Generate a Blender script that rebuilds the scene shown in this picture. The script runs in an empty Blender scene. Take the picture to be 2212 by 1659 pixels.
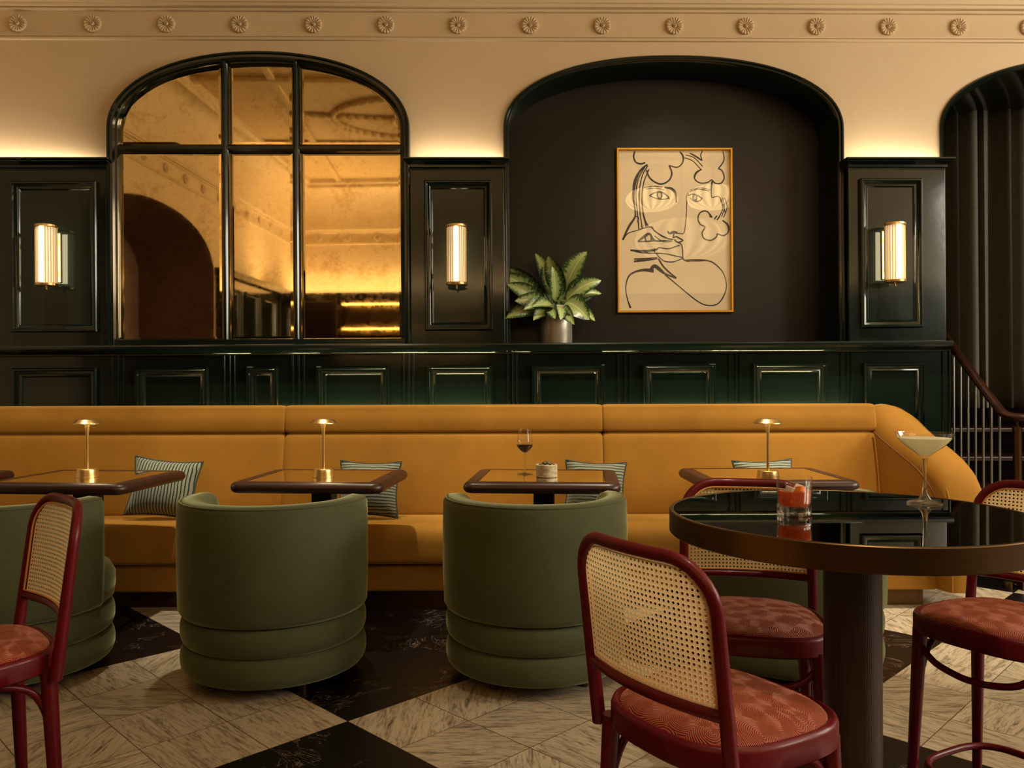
import bpy, bmesh, math, random
from mathutils import Vector, Matrix, Euler
random.seed(7)
R = math.radians
PI = math.pi
S = bpy.context.scene
COL = S.collection
F, CX, HY, H = 1750.0, 1106.0, 826.0, 1.2
ROLL = R(0.2)

# ------------------------------------------------------------------ camera, world, exposure, room light
cd = bpy.data.cameras.new('camera'); cam = bpy.data.objects.new('camera', cd); COL.objects.link(cam)
cd.sensor_width = 36.0; cd.lens = 36.0*F/2212.0; cd.shift_y = -3.5/2212.0
cd.clip_start = .05; cd.clip_end = 60
cam.location = (0, 0, H); cam.rotation_euler = (PI/2, ROLL, 0)
S.camera = cam
w = bpy.data.worlds.new('world'); S.world = w; w.use_nodes = True
w.node_tree.nodes['Background'].inputs[0].default_value = (1, .8, .55, 1)
w.node_tree.nodes['Background'].inputs[1].default_value = 0.02
S.view_settings.view_transform = 'Standard'; S.view_settings.look = 'None'
S.view_settings.gamma = 1.0; S.view_settings.use_curve_mapping = False
S.view_settings.exposure = 0.22
S.cycles.sample_clamp_indirect = 4.0
S.cycles.caustics_reflective = False; S.cycles.caustics_refractive = False
S.cycles.blur_glossy = .5

def area(name, loc, target, sx, sy, power, col):
    ld = bpy.data.lights.new(name, 'AREA'); ld.shape = 'RECTANGLE'; ld.size = sx; ld.size_y = sy
    ld.energy = power; ld.color = col
    o = bpy.data.objects.new(name, ld); COL.objects.link(o); o.location = loc
    o.rotation_euler = (Vector(target)-Vector(loc)).to_track_quat('-Z', 'Y').to_euler()
    return o
def spot(name, loc, target, ang, power, col, r=.04):
    ld = bpy.data.lights.new(name, 'SPOT'); ld.energy = power; ld.color = col; ld.spot_size = R(ang); ld.spot_blend = .8; ld.shadow_soft_size = r
    o = bpy.data.objects.new(name, ld); COL.objects.link(o); o.location = loc
    o.rotation_euler = (Vector(target)-Vector(loc)).to_track_quat('-Z', 'Y').to_euler()
WARM = (1, .79, .52); DAY = (1, .90, .74)
area('window_daylight', (7.05, 2.3, 2.95), (0, 3.4, .9), 2.5, 2.1, 215, DAY)
area('window_daylight', (7.05, -.6, 2.9), (.2, 2.6, .7), 1.8, 2.1, 145, DAY)
for _x, _y, _p in ((-2.75, 3.85, 240), (-1.0, 3.85, 370), (.75, 3.85, 420), (2.3, 3.85, 420), (.95, 1.2, 150), (-1.6, 1.6, 20)):
    spot('added_top_spot', (_x, _y, 4.12), (_x-(0 if _y > 3 else .35), _y+(.62 if _y > 3 else .5), .45), 46, _p, (1, .85, .62), .05)  # unseen spots without fixtures, added to light the seating from above
spot('added_picture_spot', (1.2, 3.5, 4.1), (1.02, 5.3, 2.1), 34, 75, (1, .84, .62))  # unseen spot added to brighten the drawing in the niche

# ------------------------------------------------------------------ coordinates
def ray(u, v):
    x, y = (u-CX)/F, (HY-v)/F; c, s = math.cos(ROLL), math.sin(ROLL)
    return Vector((x*c+y*s, 1, -x*s+y*c))
def at_y(u, v, Y):
    d = ray(u, v); return Vector((d.x*Y, Y, H+d.z*Y))
def at_z(u, v, z):
    d = ray(u, v); t = (z-H)/d.z; return Vector((d.x*t, t, z))
WALL = Matrix.Translation((0, 5.0, 0)) @ Matrix.Rotation(R(1.4), 4, 'Z') @ Matrix.Rotation(R(-.2), 4, 'Y')
WINV = WALL.inverted()
def wl(u, v, off=0.0):
    o = WINV @ Vector((0, 0, H)); d = WINV.to_3x3() @ ray(u, v)
    p = o+d*((off-o.y)/d.y); return p.x, p.z
def wx(u, off=0.0): return wl(u, 600, off)[0]
def wz(v, u=1106, off=0.0): return wl(u, v, off)[1]

# ------------------------------------------------------------------ mesh building
class MB:
    def __init__(s): s.v = []; s.f = []
    def add(s, vs, fs):
        k = len(s.v); s.v += [tuple(p) for p in vs]; s.f += [[i+k for i in f] for f in fs]; return s
    def box(s, x0, x1, y0, y1, z0, z1):
        return s.add([(x, y, z) for z in (z0, z1) for y in (y0, y1) for x in (x0, x1)],
                     [(0, 2, 3, 1), (4, 5, 7, 6), (0, 1, 5, 4), (2, 6, 7, 3), (0, 4, 6, 2), (1, 3, 7, 5)])
    def loft(s, rings, closed=True, cap0=False, cap1=False, wrap=False):
        n = len(rings[0]); vs = [p for r in rings for p in r]; fs = []
        m = len(rings)
        for i in range(m if wrap else m-1):
            a, b = i*n, ((i+1) % m)*n
            for j in range(n if closed else n-1):
                k = (j+1) % n; fs.append((a+j, a+k, b+k, b+j))
        if cap0: fs.append(tuple(range(n-1, -1, -1)))
        if cap1: fs.append(tuple(range((m-1)*n, m*n)))
        return s.add(vs, fs)
    def tube(s, path, r, n=10, caps=True, closed=False, flat=None):
        P = [Vector(p) for p in path]; m = len(P); rings = []; up = None
        for i in range(m):
            if closed: t = P[(i+1) % m]-P[i-1]
            else: t = P[min(i+1, m-1)]-P[max(i-1, 0)]
            t.normalize()
            if up is None:
                up = Vector((0, 0, 1)) if abs(t.z) < .9 else Vector((0, 1, 0))
                if flat is not None: up = Vector(flat)
            if flat is not None: up = Vector(flat)
            a = t.cross(up); a.normalize(); b = a.cross(t); b.normalize()
            if flat is None: up = b
            rr = r[i] if isinstance(r, (list, tuple)) and not (len(r) == 2 and m != 2) else r
            ra, rb = rr if isinstance(rr, (list, tuple)) else (rr, rr)
            rings.append([P[i]+a*ra*math.cos(2*PI*k/n)+b*rb*math.sin(2*PI*k/n) for k in range(n)])
        return s.loft(rings, True, caps and not closed, caps and not closed, closed)
    def lathe(s, prof, n=32, c=(0, 0, 0), cap0=False, cap1=False):
        rings = [[(c[0]+r*math.cos(2*PI*k/n), c[1]+r*math.sin(2*PI*k/n), c[2]+z) for k in range(n)] for r, z in prof]
        return s.loft(rings, True, cap0, cap1)
    def rect(s, x0, x1, z0, z1, loops, cap=False):
        """nested mitred rectangle loops in the xz plane: loops = (inset, y)"""
        rg = [[(x0+i, y, z0+i), (x1-i, y, z0+i), (x1-i, y, z1-i), (x0+i, y, z1-i)] for i, y in loops]
        return s.loft(rg, True, False, cap)
    def build(s, name, m, parent=None, smooth=True, angle=35, bevel=0, seg=3, mat=None, recalc=True):
        me = bpy.data.meshes.new(name); me.from_pydata(s.v, [], s.f); me.validate(); 
        bm = bmesh.new(); bm.from_mesh(me)
        if bevel: bmesh.ops.remove_doubles(bm, verts=bm.verts, dist=1e-6)
        if recalc: bmesh.ops.recalc_face_normals(bm, faces=bm.faces)
        if bevel:
            es = [e for e in bm.edges if len(e.link_faces) == 2 and e.calc_face_angle(0) > R(40)]
            bmesh.ops.bevel(bm, geom=es, offset=bevel, segments=seg, profile=.5, affect='EDGES', clamp_overlap=True)
        bm.to_mesh(me); bm.free()
        if smooth:
            me.polygons.foreach_set('use_smooth', [True]*len(me.polygons)); me.set_sharp_from_angle(angle=R(angle))
        me.materials.append(m)
        o = bpy.data.objects.new(name, me); COL.objects.link(o)
        if bevel and smooth: md = o.modifiers.new('normals', 'WEIGHTED_NORMAL'); md.keep_sharp = True
        if parent is not None: o.parent = parent
        if mat is not None: o.matrix_world = mat
        return o
def cr(pts, n=8, closed=False):
    """Catmull-Rom through points"""
    P = [Vector(p) for p in pts]; out = []; m = len(P)
    for i in range(m if closed else m-1):
        if closed: a, b, c, d = P[i-1], P[i], P[(i+1) % m], P[(i+2) % m]
        else: a, b, c, d = P[max(i-1, 0)], P[i], P[i+1], P[min(i+2, m-1)]
        for k in range(n):
            t = k/n
            out.append(.5*((2*b)+(c-a)*t+(2*a-5*b+4*c-d)*t*t+(3*b-a-3*c+d)*t**3))
    if not closed: out.append(P[-1])
    return out
def rrect(hx, hy, r, n=6):
    out = []
    for cx, cy, a0 in ((hx-r, hy-r, 0), (-hx+r, hy-r, 90), (-hx+r, -hy+r, 180), (hx-r, -hy+r, 270)):
        for k in range(n+1):
            a = R(a0+90*k/n); out.append((cx+r*math.cos(a), cy+r*math.sin(a)))
    return out
def sgp(x, e): return math.copysign(abs(x)**e, x)
def tag(o, label, cat, group=None):
    o['label'] = label; o['category'] = cat
    if group: o['group'] = group
    return o
def thing(name, label, cat, loc=(0, 0, 0), rz=0, group=None, mat=None):
    o = bpy.data.objects.new(name, None); COL.objects.link(o); o.empty_display_size = .1
    if mat is not None: o.matrix_world = mat
    else: o.location = loc; o.rotation_euler = (0, 0, rz)
    return tag(o, label, cat, group)
def struct(o): o['kind'] = 'structure'; return o
def dup(root, label=None, loc=None, rz=None):
    r = root.copy(); COL.objects.link(r)
    if label: r['label'] = label
    if loc is not None: r.location = loc
    if rz is not None: r.rotation_euler = (0, 0, rz)
    for ch in list(root.children):
        c = ch.copy(); COL.objects.link(c); c.parent = r
        for g in list(ch.children):
            d = g.copy(); COL.objects.link(d); d.parent = c
    return r

# ------------------------------------------------------------------ materials
def lin(c): return tuple((x/12.92 if x <= .04045 else ((x+.055)/1.055)**2.4) for x in [k/255 for k in c])+(1,)
class NT:
    def __init__(s, name):
        s.m = bpy.data.materials.new(name); s.m.use_nodes = True; s.t = s.m.node_tree
        s.b = s.t.nodes['Principled BSDF']; s.o = s.t.nodes['Material Output']
    def n(s, ty, **k):
        x = s.t.nodes.new(ty)
        for a, b in k.items(): setattr(x, a, b)
        return x
    def L(s, a, b): s.t.links.new(a, b)
    def setv(s, sock, v):
        if isinstance(v, bpy.types.NodeSocket): s.L(v, sock)
        else: sock.default_value = v
    def M(s, op, a, b=0.0, c=0.0):
        x = s.n('ShaderNodeMath', operation=op)
        s.setv(x.inputs[0], a); s.setv(x.inputs[1], b); s.setv(x.inputs[2], c)
        return x.outputs[0]
    def mix(s, f, a, b):
        x = s.n('ShaderNodeMix', data_type='RGBA'); s.setv(x.inputs[0], f); s.setv(x.inputs[6], a); s.setv(x.inputs[7], b)
        return x.outputs[2]
    def ramp(s, f, stops):
        x = s.n('ShaderNodeValToRGB'); s.setv(x.inputs[0], f); e = x.color_ramp.elements
        while len(e) < len(stops): e.new(.5)
        for q, (p, c) in zip(e, stops): q.position = p; q.color = c if len(c) == 4 else tuple(c)+(1,)
        return x.outputs[0]
    def obj(s): return s.n('ShaderNodeTexCoord').outputs['Object']
    def sep(s, v):
        x = s.n('ShaderNodeSeparateXYZ'); s.L(v, x.inputs[0]); return x.outputs
    def comb(s, a, b, c):
        x = s.n('ShaderNodeCombineXYZ'); s.setv(x.inputs[0], a); s.setv(x.inputs[1], b); s.setv(x.inputs[2], c); return x.outputs[0]
    def map(s, v, sc=(1, 1, 1), rot=(0, 0, 0), loc=(0, 0, 0)):
        x = s.n('ShaderNodeMapping'); s.L(v, x.inputs[0]); x.inputs['Scale'].default_value = sc
        x.inputs['Rotation'].default_value = rot; x.inputs['Location'].default_value = loc; return x.outputs[0]
    def noise(s, v, scale, detail=3, rough=.5, dist=0):
        x = s.n('ShaderNodeTexNoise'); s.L(v, x.inputs['Vector']); x.inputs['Scale'].default_value = scale
        x.inputs['Detail'].default_value = detail; x.inputs['Roughness'].default_value = rough; x.inputs['Distortion'].default_value = dist
        return x.outputs['Fac']
    def bump(s, h, strength=.3, dist=.01):
        x = s.n('ShaderNodeBump'); x.inputs['Strength'].default_value = strength; x.inputs['Distance'].default_value = dist
        s.L(h, x.inputs['Height']); s.L(x.outputs[0], s.b.inputs['Normal'])
    def P(s, **k):
        for a, b in k.items():
            s.setv(s.b.inputs[a.replace('_', ' ')], b)
        return s
def simple(name, col, rough=.5, metal=0, var=.0, vs=6, bump=0, bs=60, bd=.002, **k):
    t = NT(name); c = lin(col)
    t.P(Roughness=rough, Metallic=metal)
    if var:
        f = t.noise(t.obj(), vs, 4)
        t.L(t.mix(f, tuple(x*(1-var) for x in c[:3])+(1,), tuple(min(1, x*(1+var)) for x in c[:3])+(1,)), t.b.inputs['Base Color'])
    else: t.b.inputs['Base Color'].default_value = c
    if bump: t.bump(t.noise(t.obj(), bs, 3), bump, bd)
    for a, b in k.items(): t.setv(t.b.inputs[a.replace('_', ' ')], b)
    return t.m
def velvet(name, col, sheen, sw=.8, var=.22):
    t = NT(name); c = lin(col); ob = t.obj()
    f = t.noise(ob, 5, 5, .6)
    t.L(t.mix(f, tuple(x*(1-var) for x in c[:3])+(1,), tuple(min(1, x*(1+var)) for x in c[:3])+(1,)), t.b.inputs['Base Color'])
    t.P(Roughness=.75, Sheen_Weight=sw, Sheen_Roughness=.35, Sheen_Tint=lin(sheen), Specular_IOR_Level=.15)
    t.bump(t.noise(ob, 420, 2), .12, .002)
    return t.m
def wood(name, c1, c2, rough=.35, axis=0, scale=22, coat=.0):
    t = NT(name); sc = [1, 1, 1]; sc[axis] = .08
    f = t.noise(t.map(t.obj(), tuple(x*scale for x in sc)), 3, 6, .65, .4)
    t.L(t.ramp(f, [(.3, lin(c1)), (.7, lin(c2))]), t.b.inputs['Base Color'])
    t.P(Roughness=rough, Coat_Weight=coat, Coat_Roughness=.15); t.bump(f, .12, .002)
    return t.m
def emit(name, col, st, base=None):
    t = NT(name); t.P(Emission_Color=lin(col), Emission_Strength=st, Base_Color=lin(base or col), Roughness=.4); return t.m
def glass(name, col=(255, 255, 255), rough=0.0, ior=1.45):
    t = NT(name); t.P(Base_Color=lin(col), Roughness=rough, Transmission_Weight=1.0, IOR=ior); return t.m
def thin_glass(name, refl=1.0):
    t = NT(name); tr = t.n('ShaderNodeBsdfTransparent'); gl = t.n('ShaderNodeBsdfGlossy'); gl.inputs['Roughness'].default_value = .0
    lw = t.n('ShaderNodeLayerWeight'); lw.inputs[0].default_value = .5
    fr = t.M('MULTIPLY_ADD', t.M('POWER', lw.outputs['Facing'], 4.0), .6, .035)
    mx = t.n('ShaderNodeMixShader'); t.L(t.M('MULTIPLY', fr, refl), mx.inputs[0]); t.L(tr.outputs[0], mx.inputs[1]); t.L(gl.outputs[0], mx.inputs[2])
    t.L(mx.outputs[0], t.o.inputs[0]); return t.m

PLASTER = simple('plaster', (204, 182, 146), .55, var=.05, vs=2.5, bump=.25, bs=14, bd=.006)
CEILING = simple('ceiling_plaster', (205, 178, 130), .6, var=.08, vs=1.5, bump=.2, bs=8, bd=.006)
GREEN = simple('green_gloss_paint', (16, 26, 21), .11, var=.25, vs=3, bump=.07, bs=14, bd=.003, Specular_IOR_Level=.55)
NICHE = simple('niche_gloss_paint', (14, 14, 15), .36, var=.15, vs=2, bump=.1, bs=12, bd=.003, Specular_IOR_Level=.35)
BROWN = simple('brown_plaster', (122, 98, 90), .5, var=.15, vs=2)
MUSTARD = velvet('mustard_velvet', (154, 109, 38), (255, 212, 124), .9)
OLIVE = velvet('olive_velvet', (76, 81, 58), (205, 212, 168), .9)
OXBLOOD = simple('oxblood_lacquer', (92, 9, 20), .42, var=.1, vs=9, Specular_IOR_Level=.22, Coat_Weight=.14, Coat_Roughness=.1)
WALNUT = wood('walnut', (30, 13, 9), (60, 28, 17), .4, 0, 20, .1)
DARKOAK = wood('dark_oak', (24, 13, 10), (58, 34, 22), .4, 2, 30)
MAHOG = wood('mahogany', (24, 10, 7), (54, 24, 14), .28, 1, 12, .3)
BLACKM = simple('black_metal', (12, 12, 14), .4, .3)
BRASS = simple('brass', (230, 194, 130), .3, 1.0, var=.06, vs=20)
BRONZE = simple('aged_bronze', (98, 74, 46), .36, 1.0, var=.2, vs=8)
GOLDF = simple('gold_leaf', (214, 160, 60), .4, .75, var=.15, vs=40)
STEEL = simple('brushed_steel', (150, 150, 145), .35, 1.0, var=.05)
CURT = simple('curtain_velvet', (80, 78, 68), .8, var=.35, vs=30, Sheen_Weight=1.0, Sheen_Roughness=.3)
POT = simple('pot_grey', (170, 164, 150), .34, .5, var=.04)
STEM = simple('stem_green', (110, 130, 70), .5)
SOIL = simple('soil', (35, 25, 18), .9, bump=.6, bs=80)
OLIVEF = simple('olive_skin', (84, 68, 38), .35, var=.3, vs=30)
def soft_glass(name, f):
    t = NT(name); t.P(Roughness=0.0, Transmission_Weight=1.0, IOR=1.45); tr = t.n('ShaderNodeBsdfTransparent'); tr.inputs[0].default_value = (.97, .97, .95, 1)
    mx = t.n('ShaderNodeMixShader'); mx.inputs[0].default_value = f; t.L(t.b.outputs[0], mx.inputs[1]); t.L(tr.outputs[0], mx.inputs[2]); t.L(mx.outputs[0], t.o.inputs[0]); return t.m
CUT = soft_glass('cut_glass', .45); CLEAR = soft_glass('clear_glass', .6); THIN = thin_glass('picture_glazing', .8); THINW = thin_glass('fine_glass', 1.3)
WINE = simple('red_wine', (44, 4, 10), .05, Transmission_Weight=.5, IOR=1.33)
NEGRONI = simple('red_cocktail', (236, 136, 92), .05, Transmission_Weight=.55, IOR=1.33)
ICE = simple('ice', (246, 226, 208), .12, Transmission_Weight=.45, IOR=1.2)
PEEL = simple('orange_peel', (230, 130, 40), .5, Subsurface_Weight=.0)
SOUR = simple('pale_cocktail', (255, 251, 226), .4)
def translucent(m, col, f):
    nt = m.node_tree; tr = nt.nodes.new('ShaderNodeBsdfTranslucent'); tr.inputs[0].default_value = lin(col); mx = nt.nodes.new('ShaderNodeMixShader'); mx.inputs[0].default_value = f
    nt.links.new(nt.nodes['Principled BSDF'].outputs[0], mx.inputs[1]); nt.links.new(tr.outputs[0], mx.inputs[2]); nt.links.new(mx.outputs[0], nt.nodes['Material Output'].inputs[0])
translucent(SOUR, (255, 250, 222), .5); translucent(NEGRONI, (255, 150, 96), .5)
INK = simple('ink', (14, 12, 14), .6)
PAPER = simple('print_paper', (232, 212, 172), .7, var=.03, vs=3)
LEDM = emit('led_strip_glow', (255, 190, 100), 6)
SHADEG = None

def mk_mirror():
    t = NT('antique_gold_mirror'); ob = t.obj()
    a = t.noise(ob, 3.5, 5, .6); b = t.noise(ob, 34, 5, .7)
    f = t.M('ADD', t.M('MULTIPLY', a, .6), t.M('MULTIPLY', b, .4))
    t.L(t.ramp(f, [(.36, lin((218, 184, 124))), (.5, lin((250, 224, 168))), (.66, lin((236, 204, 144)))]), t.b.inputs['Base Color'])
    t.P(Metallic=1.0); t.L(t.ramp(b, [(.4, (.02,)*3), (.72, (.05,)*3), (.8, (.3,)*3)]), t.b.inputs['Roughness'])
    return t.m
MIRROR = mk_mirror()
def mk_tabletop(name, col, rough, sc):
    t = NT(name); b = t.noise(t.obj(), sc, 4, .7)
    c = lin(col); t.L(t.mix(b, tuple(x*.9 for x in c[:3])+(1,), c), t.b.inputs['Base Color'])
    t.P(Metallic=1.0, Roughness=rough); return t.m
TMIRROR = mk_tabletop('bronze_mirror_glass', (255, 250, 228), .03, 6)
BMIRROR = mk_tabletop('smoked_black_glass', (132, 130, 112), .012, 9)

def mk_floor():
    t = NT('marble_tiles'); x, y, z = t.sep(t.obj())[:3]
    q = 1/math.sqrt(2); L = 1.21; ts = L/4
    a = t.M('DIVIDE', t.M('SUBTRACT', t.M('MULTIPLY', t.M('ADD', x, y), q), 1.617), ts)
    b = t.M('DIVIDE', t.M('SUBTRACT', t.M('MULTIPLY', t.M('SUBTRACT', y, x), q), 2.447), ts)
    ia, ib = t.M('FLOOR', a), t.M('FLOOR', b)
    fa, fb = t.M('FRACT', a), t.M('FRACT', b)
    chk = t.M('FLOORED_MODULO', t.M('ADD', t.M('FLOOR', t.M('DIVIDE', ia, 4.0)), t.M('FLOOR', t.M('DIVIDE', ib, 4.0))), 2.0)   # 0 black
    ed = t.M('MINIMUM', t.M('MINIMUM', fa, t.M('SUBTRACT', 1.0, fa)), t.M('MINIMUM', fb, t.M('SUBTRACT', 1.0, fb)))
    grout = t.M('LESS_THAN', ed, .006)
    wn = t.n('ShaderNodeTexWhiteNoise', noise_dimensions='2D'); t.L(t.comb(ia, ib, 0.0), wn.inputs['Vector'])
    rnd = wn.outputs['Value']
    ang = t.M('MULTIPLY', t.M('FLOOR', t.M('MULTIPLY', rnd, 4.0)), PI/4)
    vr = t.n('ShaderNodeVectorRotate', rotation_type='Z_AXIS'); t.L(t.comb(x, y, 0.0), vr.inputs['Vector']); t.L(ang, vr.inputs['Angle'])
    off = t.comb(t.M('MULTIPLY', rnd, 37.0), t.M('MULTIPLY', rnd, 91.0), 0.0)
    va = t.n('ShaderNodeVectorMath', operation='ADD'); t.L(vr.outputs[0], va.inputs[0]); t.L(off, va.inputs[1])
    st = t.map(va.outputs[0], (3.4, 21, 1))
    n1 = t.noise(st, 1.6, 7, .66, 1.1); n2 = t.noise(st, 5.5, 5, .7, .6)
    vein = t.M('ADD', t.M('MULTIPLY', n1, .6), t.M('MULTIPLY', n2, .4))
    white = t.ramp(vein, [(.33, lin((70, 60, 50))), (.43, lin((146, 133, 113))), (.52, lin((188, 175, 150))), (.7, lin((206, 194, 170)))])
    tint = t.M('ADD', .86, t.M('MULTIPLY', rnd, .2))
    hs = t.n('ShaderNodeHueSaturation'); t.L(tint, hs.inputs['Value']); t.L(white, hs.inputs['Color'])
    nb = t.noise(t.map(va.outputs[0], (3, 7, 1)), 1.5, 8, .6, 2.2)
    black = t.ramp(t.M('ABSOLUTE', t.M('SUBTRACT', nb, .5)), [(.0, lin((150, 128, 108))), (.006, lin((40, 33, 32))), (.03, lin((15, 13, 15)))])
    black2 = t.mix(t.M('GREATER_THAN', t.noise(va.outputs[0], 3.5, 2), .53), lin((14, 12, 14)), black)
    c = t.mix(chk, black2, hs.outputs[0])
    c = t.mix(grout, c, t.mix(chk, lin((22, 19, 18)), lin((92, 80, 64))))
    t.L(c, t.b.inputs['Base Color']); t.P(Roughness=.33, Specular_IOR_Level=.35)
    return t.m
FLOORM = mk_floor()
def mk_swirl():
    t = NT('swirl_fabric'); ob = t.obj()
    vo = t.n('ShaderNodeTexVoronoi', feature='F1', voronoi_dimensions='2D'); t.L(t.map(ob, (1, 1.25, 1)), vo.inputs['Vector']); vo.inputs['Scale'].default_value = 13.5
    vo.inputs['Randomness'].default_value = 1
    d = vo.outputs['Distance']
    s = t.M('SINE', t.M('MULTIPLY', d, 112.0))
    f = t.M('MULTIPLY_ADD', s, .5, .5)
    t.L(t.mix(f, lin((112, 40, 26)), lin((168, 80, 52))), t.b.inputs['Base Color'])
    t.P(Roughness=.6, Sheen_Weight=.5, Sheen_Roughness=.4, Sheen_Tint=lin((255, 190, 160)), Specular_IOR_Level=.3)
    t.bump(f, .8, .002); return t.m
SWIRL = mk_swirl()
def mk_cane():
    t = NT('woven_cane'); x, y, z = t.sep(t.obj())[:3]
    f = t.noise(t.obj(), 160, 3); 
    fx = t.M('ABSOLUTE', t.M('SUBTRACT', t.M('FRACT', t.M('ADD', t.M('DIVIDE', x, .010285), .5)), .5)); fz = t.M('ABSOLUTE', t.M('SUBTRACT', t.M('FRACT', t.M('ADD', t.M('DIVIDE', t.M('SUBTRACT', z, .63393), .010285), .5)), .5))
    gap = t.M('LESS_THAN', t.M('MINIMUM', t.M('MINIMUM', fx, fz), t.M('ADD', t.M('ABSOLUTE', t.M('SUBTRACT', t.M('ADD', fx, fz), .34)), .012)), .035)
    a = t.M('SINE', t.M('MULTIPLY', t.M('ADD', x, z), 2*PI/.0050)); b = t.M('SINE', t.M('MULTIPLY', t.M('SUBTRACT', x, z), 2*PI/.0050))
    wv = t.M('MULTIPLY_ADD', t.M('MULTIPLY', a, b), .5, .5)
    c = t.mix(t.M('MULTIPLY', wv, .7), lin((246, 220, 168)), lin((214, 172, 112)))
    c = t.mix(t.M('MULTIPLY', gap, .6), c, lin((120, 80, 40)))
    t.L(t.mix(t.M('MULTIPLY', f, .35), c, lin((150, 108, 60))), t.b.inputs['Base Color'])
    t.P(Roughness=.5); t.bump(wv, .35, .001)
    tr = t.n('ShaderNodeBsdfTranslucent'); tr.inputs[0].default_value = lin((255, 226, 170)); mx = t.n('ShaderNodeMixShader'); mx.inputs[0].default_value = .42
    t.L(t.b.outputs[0], mx.inputs[1]); t.L(tr.outputs[0], mx.inputs[2]); t.L(mx.outputs[0], t.o.inputs[0]); return t.m
CANE = mk_cane()
CANEB = simple('cane_binding', (206, 150, 84), .5)
def mk_stripe(name, axis):
    t = NT(name); ax = t.sep(t.obj())[axis]
    n = t.noise(t.obj(), 260, 2)
    s = t.M('FRACT', t.M('DIVIDE', t.M('ADD', ax, t.M('MULTIPLY', t.noise(t.obj(), 14, 2), .012)), .0165))
    c = t.mix(n, lin((84, 94, 80)), lin((156, 166, 142)))
    f = t.M('LESS_THAN', s, .36)
    t.L(t.mix(f, c, lin((16, 18, 20))), t.b.inputs['Base Color'])
    t.P(Roughness=.9, Sheen_Weight=.3); t.bump(t.M('ADD', t.M('ABSOLUTE', t.M('SUBTRACT', s, .5)), t.M('MULTIPLY', n, .3)), .4, .003); return t.m
STRV = mk_stripe('vertical_stripe_weave', 0); STRH = mk_stripe('horizontal_stripe_weave', 2)
CORDM = simple('cushion_piping', (58, 64, 54), .9)
def mk_stone():
    t = NT('travertine'); f = t.noise(t.map(t.obj(), (1, 1, 2.5)), 30, 6, .65, 1)
    t.L(t.ramp(f, [(.35, lin((150, 132, 104))), (.5, lin((206, 190, 158))), (.7, lin((226, 212, 184)))]), t.b.inputs['Base Color']); t.P(Roughness=.6); return t.m
STONE = mk_stone()
def mk_leaf():
    t = NT('variegated_leaf'); uv = t.n('ShaderNodeUVMap').outputs[0]; u, v, _ = t.sep(uv)[:3]
    e = t.M('ABSOLUTE', t.M('SUBTRACT', u, .5))
    st = t.noise(t.map(uv, (3, 26, 1), (0, 0, .0)), 1.2, 4, .6, .8)
    k = t.M('ADD', t.M('MULTIPLY', e, 2.0), t.M('MULTIPLY', t.M('SUBTRACT', st, .5), 1.7))
    c = t.ramp(k, [(.5, lin((150, 165, 104))), (.66, lin((82, 110, 52))), (.86, lin((28, 54, 26)))])
    mid = t.M('LESS_THAN', e, .025)
    t.L(t.mix(mid, c, lin((190, 200, 140))), t.b.inputs['Base Color']); t.P(Roughness=.35, Specular_IOR_Level=.5); return t.m
LEAF = mk_leaf()
def mk_shade():
    t = NT('ribbed_lamp_glass'); t.P(Base_Color=lin((250, 235, 205)), Roughness=.3, Emission_Color=lin((248, 226, 184)), Emission_Strength=.5); return t.m
SHADEG = mk_shade()
BULB = emit('lamp_tube_glow', (236, 238, 242), 1.5)
LAMPU = emit('lamp_diffuser_glow', (255, 222, 165), 26)
def mk_pend(name, st):
    t = NT(name); x, y, z = t.sep(t.obj())[:3]
    a = t.M('ARCTAN2', y, x); f = t.M('MULTIPLY_ADD', t.M('SINE', t.M('MULTIPLY', a, 16.0)), .42, .6)
    t.P(Base_Color=lin((240, 225, 190)), Roughness=.3, Emission_Color=lin((255, 214, 150))); t.L(t.M('MULTIPLY', f, st), t.b.inputs['Emission Strength']); return t.m
PENDG = mk_pend('pendant_glass_glow', 7.5); PENDB = mk_pend('pendant_glass_dim', 3.2)

# ------------------------------------------------------------------ room structure
ZC = 4.2
struct(MB().box(-8, 8.5, -4, 9, -.1, 0).build('floor', FLOORM, smooth=False))
struct(MB().box(-8, 8.5, -4, 9, ZC, ZC+.1).build('ceiling', CEILING, smooth=False))
zcap = wz(338, 990, -.13); zcapb = wz(366, 990, -.08)
zlt = wz(741, 1000, -.16); zlb = wz(761, 1000, -.14)
XL, XR = -3.42, 7.2

def arch_half(cx, a, zs, b, n, N=40, inset=0.0, zb=None):
    a2, b2 = a-inset, b-inset
    pts = []
    if zb is not None: pts.append((cx-a2, zb+0.0))
    for k in range(N+1):
        t = PI*(1-k/N); pts.append((cx+a2*sgp(math.cos(t), 2/n), zs+b2*sgp(math.sin(t), 2/n)))
    if zb is not None: pts.append((cx+a2, zb+0.0))
    return pts
# three arches in wall-local coordinates: (centre, half width, spring, rise, exponent)
def mk_arch(ul, ur, vt, vs, n):
    xl, xr = wx(ul), wx(ur); cx = (xl+xr)/2; um = (ul+ur)/2
    zs = wz(vs, um); return (cx, (xr-xl)/2, zs, wz(vt, um)-zs, n)
A1 = mk_arch(243, 889, 120, 286, 2.12)
A2 = mk_arch(1089, 1824, 120.5, 280, 2.2)
xl3 = wx(2031); A3 = (xl3+A2[1], A2[1], A2[2], A2[3], 2.2)

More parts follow.
